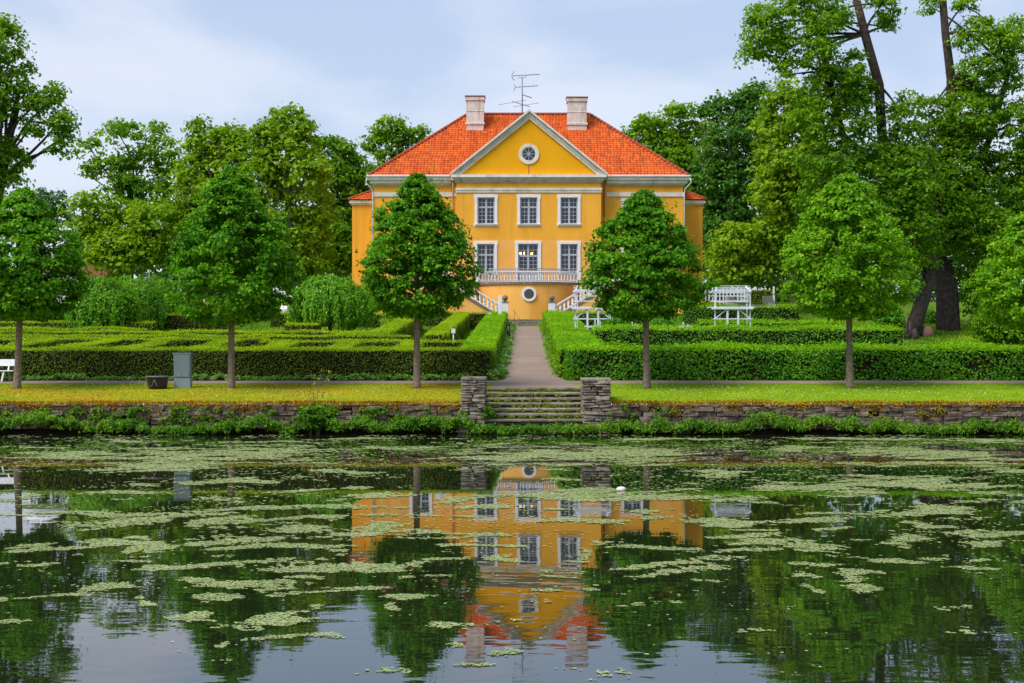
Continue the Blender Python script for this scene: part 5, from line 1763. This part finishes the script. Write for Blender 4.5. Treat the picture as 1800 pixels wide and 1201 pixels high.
gazebo('white domed gazebo peeping over the left picket fence', 541, 124, 495, 0.62)
gazebo('white columned gazebo behind the linden by the bench', 72, 104, 432, 1.6)

# red-roofed outbuilding far left
ob = empty('outbuilding', (PX(110, 150), 150, gz(-48, 150)), 'pale outbuilding with a steep red roof between the left trees', 'house')
x0, x1 = PX(45, 150), PX(168, 150)
zr, ze = PZ(450, 150), PZ(500, 150)
MB().prism_y([(x0, 4.5), (x1, 4.5), (x1, ze), ((x0 + x1) / 2, zr), (x0, ze)], 150, 164).build('wall', M['pinkwall'], ob)
for sx in (-1, 1):
    e_ = x0 - 0.5 if sx < 0 else x1 + 0.5
    pol = [(e_, ze - 0.35), ((x0 + x1) / 2, zr + 0.05), ((x0 + x1) / 2, zr + 0.35), (e_, ze - 0.05)]
    if sx > 0: pol = pol[::-1]
    MB().prism_y(pol, 149.6, 164.4).build('roof', M['roofplain'], ob)

# old stump and stone by the big lindens
sd_ = 84
t = empty('tree_stump', (PX(1590, sd_), sd_, gz(PX(1590, sd_), sd_)), 'split dark stump with thin shoots at the foot of the leaning linden', 'stump')
mb = MB()
for k in range(5):
    x = PX(1575 + 8 * k, sd_)
    mb.tube([(x, sd_ + random.uniform(-0.2, 0.2), gz(x, sd_) - 0.1), (x + random.uniform(-0.08, 0.08), sd_, gz(x, sd_) + 0.5), (x + random.uniform(-0.2, 0.15), sd_, PZ(565 + random.uniform(-8, 15), sd_))], [0.3, 0.22, 0.08], 8, 0, True, 0.15)
mb.build('wood', M['barkdark'], t)
mb = MB()
for k in range(4):
    x = PX(1588 + 3 * k, sd_)
    mb.tube([(x, sd_ - 0.2, gz(x, sd_) + 0.3), (x + random.uniform(-0.1, 0.1), sd_ - 0.2, PZ(545 + 8 * k, sd_))], 0.018, 5)
mb.build('shoots', M['bark'], t)
bx_ = PX(1630, sd_ + 2)
bo = MB().lathe((bx_, sd_ + 2, gz(bx_, sd_ + 2)), [(0.36, -0.1), (0.40, 0.15), (0.36, 0.42), (0.24, 0.60), (0.06, 0.66)], 10).build('boulder', M['chimcap'], None, (bx_, sd_ + 2, gz(bx_, sd_ + 2)))
tag(bo, 'rounded brown boulder between the two old linden trunks', 'boulder')

# ------------------------------------------------------------------ ground-level vegetation
def blades(name, label, X, D, Z, h, width, mat, lean=0.35, kind='stuff', cat='grass', mats=None, midx=None, dirs=None):
    n = len(X)
    a = rng.uniform(0, 2 * np.pi, n)
    h = h * rng.uniform(0.6, 1.3, n)
    w_ = width * rng.uniform(0.7, 1.3, n)
    ln = rng.normal(0, lean, (n, 2)) * h[:, None]
    if dirs is not None: ln += dirs * h[:, None]
    V = np.empty((n, 3, 3))
    base = np.stack([X, D, Z], 1)
    side = np.stack([np.cos(a) * w_, np.sin(a) * w_, np.zeros(n)], 1)
    V[:, 0] = base - side
    V[:, 1] = base + side
    V[:, 2] = base + np.stack([ln[:, 0], ln[:, 1], h], 1)
    me = bpy.data.meshes.new(name)
    me.vertices.add(n * 3)
    me.vertices.foreach_set('co', V.reshape(-1).astype(np.float32))
    me.loops.add(n * 3)
    me.loops.foreach_set('vertex_index', np.arange(n * 3, dtype=np.int32))
    me.polygons.add(n)
    me.polygons.foreach_set('loop_start', np.arange(0, n * 3, 3, dtype=np.int32))
    if midx is not None: me.polygons.foreach_set('material_index', midx.astype(np.int32))
    me.update(calc_edges=True)
    for m in (mats or [M[mat]]): me.materials.append(m)
    o = link(name, me)
    return tag(o, label, cat, kind=kind)
G = np.vectorize(gz)
def vnoise(X, Y, sc, seed):
    r = np.random.default_rng(seed)
    out = np.zeros_like(X)
    for k in range(10):
        a = r.uniform(0, 2 * np.pi)
        f = sc * r.uniform(0.6, 2.2)
        out += np.sin((X * np.cos(a) + Y * np.sin(a)) * f + r.uniform(0, 6.28)) / 3.2
    return out
n = 90000
X = rng.uniform(-21, 21, n); D = 48.25 + 5.5 * rng.random(n) ** 1.15
keep = (X < SX0 - 0.75) | (X > SX1 + 0.95) | (D > 49.4) & ((X < SX0) | (X > SX1 + 0.1))
keep &= ~((D > 51.2) & (np.abs(X - HX) < 1.85))
X, D = X[keep], D[keep]
nz = vnoise(X, D, 1.3, 3) + rng.normal(0, 0.25, len(X))
fresh = (nz + 0.035 * X > 0.0)
edge = (D < 48.62 + 0.2 * vnoise(X, D, 2.0, 5))
mi = np.where(edge, 2, np.where((X > 0) & (nz > -0.7), 1, np.where((X < 0) & (nz < -0.75), 2, np.where((X < 0) & (nz > 0.3), 1, 0))))
hgt = np.where(edge, 0.05, 0.028)
blades('grass', 'short mossy lawn grass along the pond bank', X, D, G(X, D) - 0.005, hgt, 0.018, None, 0.5, mats=[M['lawngrass'], M['lawngreen'], M['drygrass']], midx=mi)
# fringe of dry grass hanging over the wall
n = 20000
X = rng.uniform(-21.5, 21.5, n)
keep = (X < SX0 - 0.72) | (X > SX1 + 0.92)
X = X[keep]
fr_ = vnoise(X, X * 0 + 1, 1.6, 8)
D = 48.02 + rng.uniform(-0.16, 0.25, len(X))
Z = 0.97 + rng.uniform(-0.10, 0.07, len(X)) + 0.03 * fr_ - np.maximum(0, 48.0 - D) * 0.5
hang = np.stack([np.zeros(len(X)), np.full(len(X), -0.5)], 1)
blades('grass_fringe', 'orange dry grass and moss overhanging the top of the pond wall', X, D, Z, 0.075, 0.022, 'drygrass', 0.55, dirs=hang)
n = 16000
X = rng.uniform(-21.5, 21.5, n)
fr_ = vnoise(X, X * 0 + 4, 2.1, 18)
keep = ((X < SX0 - 0.8) | (X > SX1 + 1.0)) & (fr_ > 0.15)
X = X[keep]
D = 47.90 + rng.uniform(-0.06, 0.06, len(X)); Z = 1.0 - rng.random(len(X)) ** 1.5 * (0.18 + 0.22 * np.maximum(0, fr_[keep]))
P = np.stack([X, D, Z], 1)
o = link('moss', leaf_mesh('moss', P, np.tile([0, -0.6, 0.7], (len(X), 1)), 0.06, M['drygrass'], jitter=0.6))
tag(o, 'orange-brown moss cushions on the face of the pond wall', 'moss', kind='stuff')
n = 70000
X = np.concatenate([rng.uniform(3.4, 30, n), rng.uniform(-30, -3, n // 2)])
D = np.concatenate([rng.uniform(57.4, 104, n), rng.uniform(74.5, 104, n // 2)])
ok_ = np.abs(X) < 0.40 * D + 1
X, D = X[ok_], D[ok_]
nz = vnoise(X, D, 0.5, 33) + rng.normal(0, 0.3, len(X))
blades('grass', 'rough garden grass between the hedges', X, D, G(X, D) - 0.01, 0.13, 0.035, None, 0.5, mats=[M['lawngreen'], M['bank']], midx=np.where(nz > 0, 0, 1))
# daisies
n = 1000
X = rng.uniform(-19, 19, n); D = rng.uniform(49.1, 53.3, n)
keep = ((X < SX0 - 0.4) | (X > SX1 + 0.4)) & (vnoise(X, D, 0.9, 21) + 0.03 * X > 0.0)
X, D = X[keep], D[keep]
P = np.stack([X, D, G(X, D) + 0.07], 1)
o = link('daisies', leaf_mesh('daisies', P, np.tile([0, -0.5, 1.0], (len(X), 1)), 0.032, M['daisy'], aspect=1.0, jitter=0.25))
tag(o, 'tiny white daisies scattered over the bank lawn', 'flowers', kind='stuff')

def mounds(name, label, xs, ds, zs, r, n_per, leaf, mat, aspect=0.4, cat='plants', droop=0.5, flat=0.8):
    C = np.stack([xs, ds, zs], 1)
    Dn = np.tile([0, -0.5, 0.6], (len(xs), 1))
    P, Nn = clumps(C, Dn, r, n_per, flat)
    o = link(name, leaf_mesh(name, P, Nn, leaf, M[mat], aspect=aspect, jitter=0.45, droop=droop))
    return tag(o, label, cat, kind='stuff')
# ferns and nettles at the water's edge
n = 620
X = rng.uniform(-21.5, 21.5, n)
hh = 0.29 + 0.16 * vnoise(X, X * 0, 0.9, 31) + 0.12 * vnoise(X, X * 0 + 3, 3.5, 32) + rng.normal(0, 0.06, n)
left = X < 0
hh = np.clip(hh + np.where(left, 0.06, 0.0), 0.12, 0.62)
mid = (X > SX0 - 0.4) & (X < SX1 + 0.4)
hh = np.where(mid, np.minimum(hh, 0.16), hh)
D = 47.45 + rng.uniform(-0.28, 0.28, n)
mounds('bank_plants', 'leafy ferns and nettles growing along the foot of the pond wall', X, D, hh * rng.uniform(0.45, 1.0, n), rng.uniform(0.14, 0.30, n), 64, 0.16, 'bank', 0.26, droop=0.7)
n = 300
X = rng.uniform(-21.5, 21.5, n); X = X[(X < -2.3) | (X > 2.9)]
fr_ = vnoise(X, X * 0 + 2, 2.4, 44)
X = X[fr_ > 0.1]
mounds('wall_plants', 'yellow-green tufts rooted in the joints of the pond wall', X, 47.86 + rng.uniform(-0.04, 0.04, len(X)), rng.uniform(0.5, 0.88, len(X)), rng.uniform(0.06, 0.13, len(X)), 22, 0.075, 'sedum', 0.45)
n = 70
X = np.concatenate([rng.uniform(-19, -9.5, n), rng.uniform(-8.8, -2.6, 26), rng.uniform(2.8, 5, 8)])
mounds('wall_weeds', 'green weeds climbing the left pond wall', X, 47.82 + rng.uniform(-0.1, 0.05, len(X)), rng.uniform(0.35, 0.85, len(X)), rng.uniform(0.10, 0.22, len(X)), 34, 0.11, 'bank', 0.5)
# weeds on the steps
xs, ys, zs = [], [], []
for i in range(1, 7):
    for k in range(8 + 6 * i):
        xs.append(random.uniform(SX0 + 0.05, SX1 - 0.05)); ys.append(51.35 - 0.55 * i + 0.50 + random.uniform(-0.05, 0.03)); zs.append(1.43 - 0.16 * i + 0.03)
mounds('step_weeds', 'grass tufts and weeds sprouting from the joints of the pond steps', np.array(xs), np.array(ys), np.array(zs), rng.uniform(0.05, 0.15, len(xs)), 24, 0.10, 'weeds', 0.26)
mounds('step_weeds', 'leafy weeds at the left foot of the pond steps', rng.uniform(SX0 - 0.15, SX0 + 0.35, 26), rng.uniform(47.9, 48.8, 26), rng.uniform(0.5, 0.85, 26), rng.uniform(0.08, 0.17, 26), 30, 0.10, 'bank', 0.45)
# ground cover at the feet of the hedges
n = 420
X = rng.uniform(-21, -1.9, n)
mounds('ground_cover', 'pale leafy ground cover along the foot of the left front hedge', X, 55.35 + rng.uniform(-0.16, 0.12, n), G(X, X * 0 + 55.3) + rng.uniform(0.02, 0.2, n) * (0.5 + 0.5 * (vnoise(X, X * 0, 1.0, 61) > 0)), rng.uniform(0.07, 0.16, n), 30, 0.09, 'cover', 0.6)
n = 620
D = rng.uniform(55.4, 103, n); X = -1.12 + rng.uniform(-0.22, 0.34, n) * (0.7 + 0.5 * np.sin(D * 0.9)) - np.maximum(0, 57 - D) * 0.12
mounds('ground_cover', 'white-flowered ground cover spilling onto the left edge of the path', X, D, G(X, D) + rng.uniform(0.02, 0.32, n), rng.uniform(0.10, 0.20, n), 34, 0.095, 'cover', 0.6)
n = 460
D = rng.uniform(55.3, 103, n); X = 1.42 + rng.uniform(-0.34, 0.2, n) * (0.7 + 0.4 * np.sin(D * 0.8 + 1)) + np.maximum(0, 57.5 - D) * 0.3
mounds('ground_cover', 'leafy ground cover spilling onto the right edge of the path', X, D, G(X, D) + rng.uniform(0.02, 0.45, n), rng.uniform(0.12, 0.24, n), 34, 0.10, 'path_side', 0.6)

# dark leafy shrub with yellow sprigs hanging over the wall
shrub('dark green leafy plant with upright yellow sprigs growing from the left pond wall', 552, 734, 36, 17, 47.7, 'bank', 0.13, 0.17, 26)
t = empty('sapling', (PX(562, 48.6), 48.6, 1.05), 'spindly sapling with yellow leaves standing on the left bank', 'sapling')
mb = MB()
Ps = []
for (xa, ya, xb, yb) in ((556, 712, 566, 648), (552, 712, 553, 662), (566, 700, 580, 652), (548, 712, 540, 690)):
    p, q = Vector((PX(xa, 48.6), 48.6, PZ(ya, 48.6))), Vector((PX(xb, 48.6), 48.6, PZ(yb, 48.6)))
    limb(mb, p, q, 0.014, 0.005, 5, 0.06)
    for k in range(16):
        s = random.random() ** 0.6
        Ps.append(p.lerp(q, s) + Vector((random.gauss(0, 0.06), random.gauss(0, 0.05), random.gauss(0, 0.04))))
mb.build('stems', M['bark'], t)
P = np.array(Ps)
link('foliage', leaf_mesh('foliage', P, np.tile([0, -0.4, 0.8], (len(P), 1)), 0.085, M['sedum'], jitter=0.5, origin=(PX(562, 48.6), 48.6, 1.05)), None, t, (PX(562, 48.6), 48.6, 1.05))

# ------------------------------------------------------------------ duckweed on the pond
EL = [(390, 800, 180, 17), (150, 800, 105, 6), (290, 816, 135, 15), (700, 789, 65, 5), (1010, 800, 190, 15), (1130, 797, 110, 9), (1420, 789, 75, 5), (1560, 794, 90, 7), (1650, 800, 130, 7), (1730, 775, 110, 4), (1520, 772, 120, 3), (250, 775, 60, 2), (600, 772, 70, 2), (450, 777, 70, 2), (1180, 773, 80, 2), (850, 782, 60, 2), (60, 785, 60, 2),
      (1640, 815, 130, 4), (1760, 826, 60, 4), (600, 830, 72, 4), (420, 846, 40, 4), (1265, 832, 55, 3), (1540, 848, 140, 11), (1680, 858, 110, 9), (1450, 862, 110, 7), (1220, 862, 60, 3), (1050, 868, 140, 10), (1190, 878, 150, 6), (930, 873, 70, 7), (1350, 882, 60, 4),
      (225, 868, 40, 4), (80, 868, 70, 3), (170, 900, 95, 5), (150, 926, 90, 8), (220, 914, 60, 8), (50, 880, 60, 3), (30, 906, 50, 4), (430, 897, 130, 8), (570, 888, 80, 6), (380, 922, 60, 5), (300, 903, 50, 5), (480, 944, 120, 7), (600, 935, 60, 5), (540, 925, 80, 5), (690, 925, 60, 4), (750, 947, 70, 6), (870, 935, 60, 4), (1000, 918, 60, 3), (670, 873, 60, 4), (800, 880, 50, 4),
      (1400, 920, 90, 7), (1300, 915, 70, 5), (1450, 905, 80, 4), (1560, 902, 75, 6), (1680, 900, 120, 7), (1720, 880, 60, 4), (1290, 941, 60, 4), (1370, 958, 90, 9), (1270, 975, 90, 6), (1440, 935, 40, 3), (1600, 948, 60, 6), (1540, 985, 60, 5), (1640, 975, 45, 4), (1760, 940, 60, 6), (1780, 957, 45, 5), (1790, 985, 45, 5), (1450, 975, 60, 4),
      (45, 965, 70, 8), (100, 987, 60, 5), (10, 992, 30, 4), (250, 986, 35, 5), (300, 960, 70, 5), (310, 995, 60, 6), (430, 990, 90, 6), (590, 990, 100, 7), (640, 985, 60, 7), (200, 960, 40, 3), (830, 962, 60, 4), (520, 965, 60, 5),
      (460, 1028, 85, 8), (370, 1050, 45, 5), (540, 1050, 45, 6), (600, 1038, 65, 6), (510, 1036, 50, 7), (380, 1022, 50, 5), (60, 1048, 60, 4), (140, 1045, 52, 8), (45, 1093, 28, 4), (200, 1064, 25, 3), (310, 1077, 30, 3), (525, 1083, 25, 5), (475, 1092, 40, 3), (735, 1059, 80, 6), (725, 1073, 45, 4), (770, 1127, 45, 5), (870, 1171, 48, 5), (550, 1128, 55, 4), (470, 1137, 15, 2),
      (1150, 994, 80, 5), (1205, 1002, 75, 7), (1110, 1010, 55, 5), (1250, 1025, 36, 5), (1185, 1017, 40, 3), (1430, 1002, 70, 5), (1540, 1027, 38, 5), (1395, 1023, 10, 2), (940, 1053, 20, 3), (970, 1040, 20, 2), (905, 1125, 30, 4), (1700, 1000, 55, 4), (690, 1010, 50, 4), (780, 1006, 60, 4), (1760, 1012, 30, 3)]
rs_ = random.Random(5)
for _ in range(90):
    y_ = rs_.uniform(845, 1015)
    EL.append((rs_.uniform(0, 1800), y_, rs_.uniform(12, 48), rs_.uniform(1.5, 4.0)))
# candidate fronds on a fine jittered grid; the mats are where a ragged drift pattern meets the places the wind has gathered them
PA = []
dd = 13.0
cx_, cd2 = [], []
while dd < 47.3:
    cell = max(0.030, 0.0017 * dd)
    hw = 0.385 * dd + 1.5
    xs_ = np.arange(-hw, hw, cell)
    cx_.append(xs_ + rng.uniform(-0.5, 0.5, len(xs_)) * cell)
    cd2.append(dd + rng.uniform(-0.5, 0.5, len(xs_)) * cell)
    dd += cell
cx_, cd2 = np.concatenate(cx_), np.concatenate(cd2)
warpx = cx_ + 0.35 * vnoise(cx_, cd2, 1.1, 81) + 0.12 * vnoise(cx_, cd2, 4.0, 82)
warpd = cd2 + 0.45 * vnoise(cx_, cd2, 1.2, 83) + 0.15 * vnoise(cx_, cd2, 4.5, 84)
dens = np.zeros(len(cx_))
for (px_, py_, rx, ry) in EL:
    d0_ = 7750.0 / (py_ - 600.5)
    rX, rD, cX = rx / S(d0_), max(0.16, ry * d0_ * d0_ / 7750.0), PX(px_, d0_)
    near_ = np.abs(cd2 - d0_) < 2.3 * rD + 1.0
    q = ((warpx[near_] - cX) / rX) ** 2 + ((warpd[near_] - d0_) / rD) ** 2
    dens[near_] = np.maximum(dens[near_], np.exp(-0.75 * q))
# fine broken texture
tx_ = 0.9 * vnoise(cx_ * 0.55, cd2, 3.2, 85) + 0.7 * vnoise(cx_ * 0.8, cd2, 9.0, 86) + 0.5 * vnoise(cx_, cd2, 22.0, 87)
f = 1.9 * dens - 1.16 + 0.54 * tx_ + rng.normal(0, 0.10, len(cx_))
k = f > 0
PA.append(np.stack([cx_[k], cd2[k]], 1))
# loose fronds between the mats
n = 26000
X = rng.uniform(-19, 19, n); D = rng.uniform(14, 47.2, n)
k = (np.abs(X) < 0.39 * D + 1.0) & (vnoise(X, D, 0.8, 75) + 0.6 * vnoise(X, D, 2.5, 76) > 0.25) & (rng.random(n) < np.clip((D - 12) / 14, 0.03, 1))
PA.append(np.stack([X[k], D[k]], 1))
PA = np.vstack(PA)
PA = PA[(PA[:, 1] < 47.3)]
n = len(PA)
ang = np.linspace(0, 2 * np.pi, 6)[:5]
rad = np.maximum(0.030, 0.0017 * PA[:, 1:2]) * rng.uniform(0.45, 0.86, (n, 1)) * rng.uniform(0.7, 1.3, (n, 5))
a0 = rng.uniform(0, 6.28, (n, 1))
V = np.empty((n, 5, 3))
V[..., 0] = PA[:, 0:1] + rad * np.cos(ang + a0)
V[..., 1] = PA[:, 1:2] + rad * np.sin(ang + a0)
V[..., 2] = 0.004 + rng.uniform(0, 0.006, (n, 1)) + rng.uniform(0, 0.004, (n, 5))
me = bpy.data.meshes.new('duckweed')
me.vertices.add(n * 5)
me.vertices.foreach_set('co', V.reshape(-1).astype(np.float32))
me.loops.add(n * 5)
me.loops.foreach_set('vertex_index', np.arange(n * 5, dtype=np.int32))
me.polygons.add(n)
me.polygons.foreach_set('loop_start', np.arange(0, n * 5, 5, dtype=np.int32))
me.update(calc_edges=True)
me.materials.append(M['duckweed'])
o = link('duckweed', me)
tag(o, 'pale green duckweed mats floating on the pond', 'duckweed', kind='stuff')
print('duckweed', n, len(bpy.data.objects), 'tris', sum(len(m.loops) - 2 * len(m.polygons) for m in bpy.data.meshes))
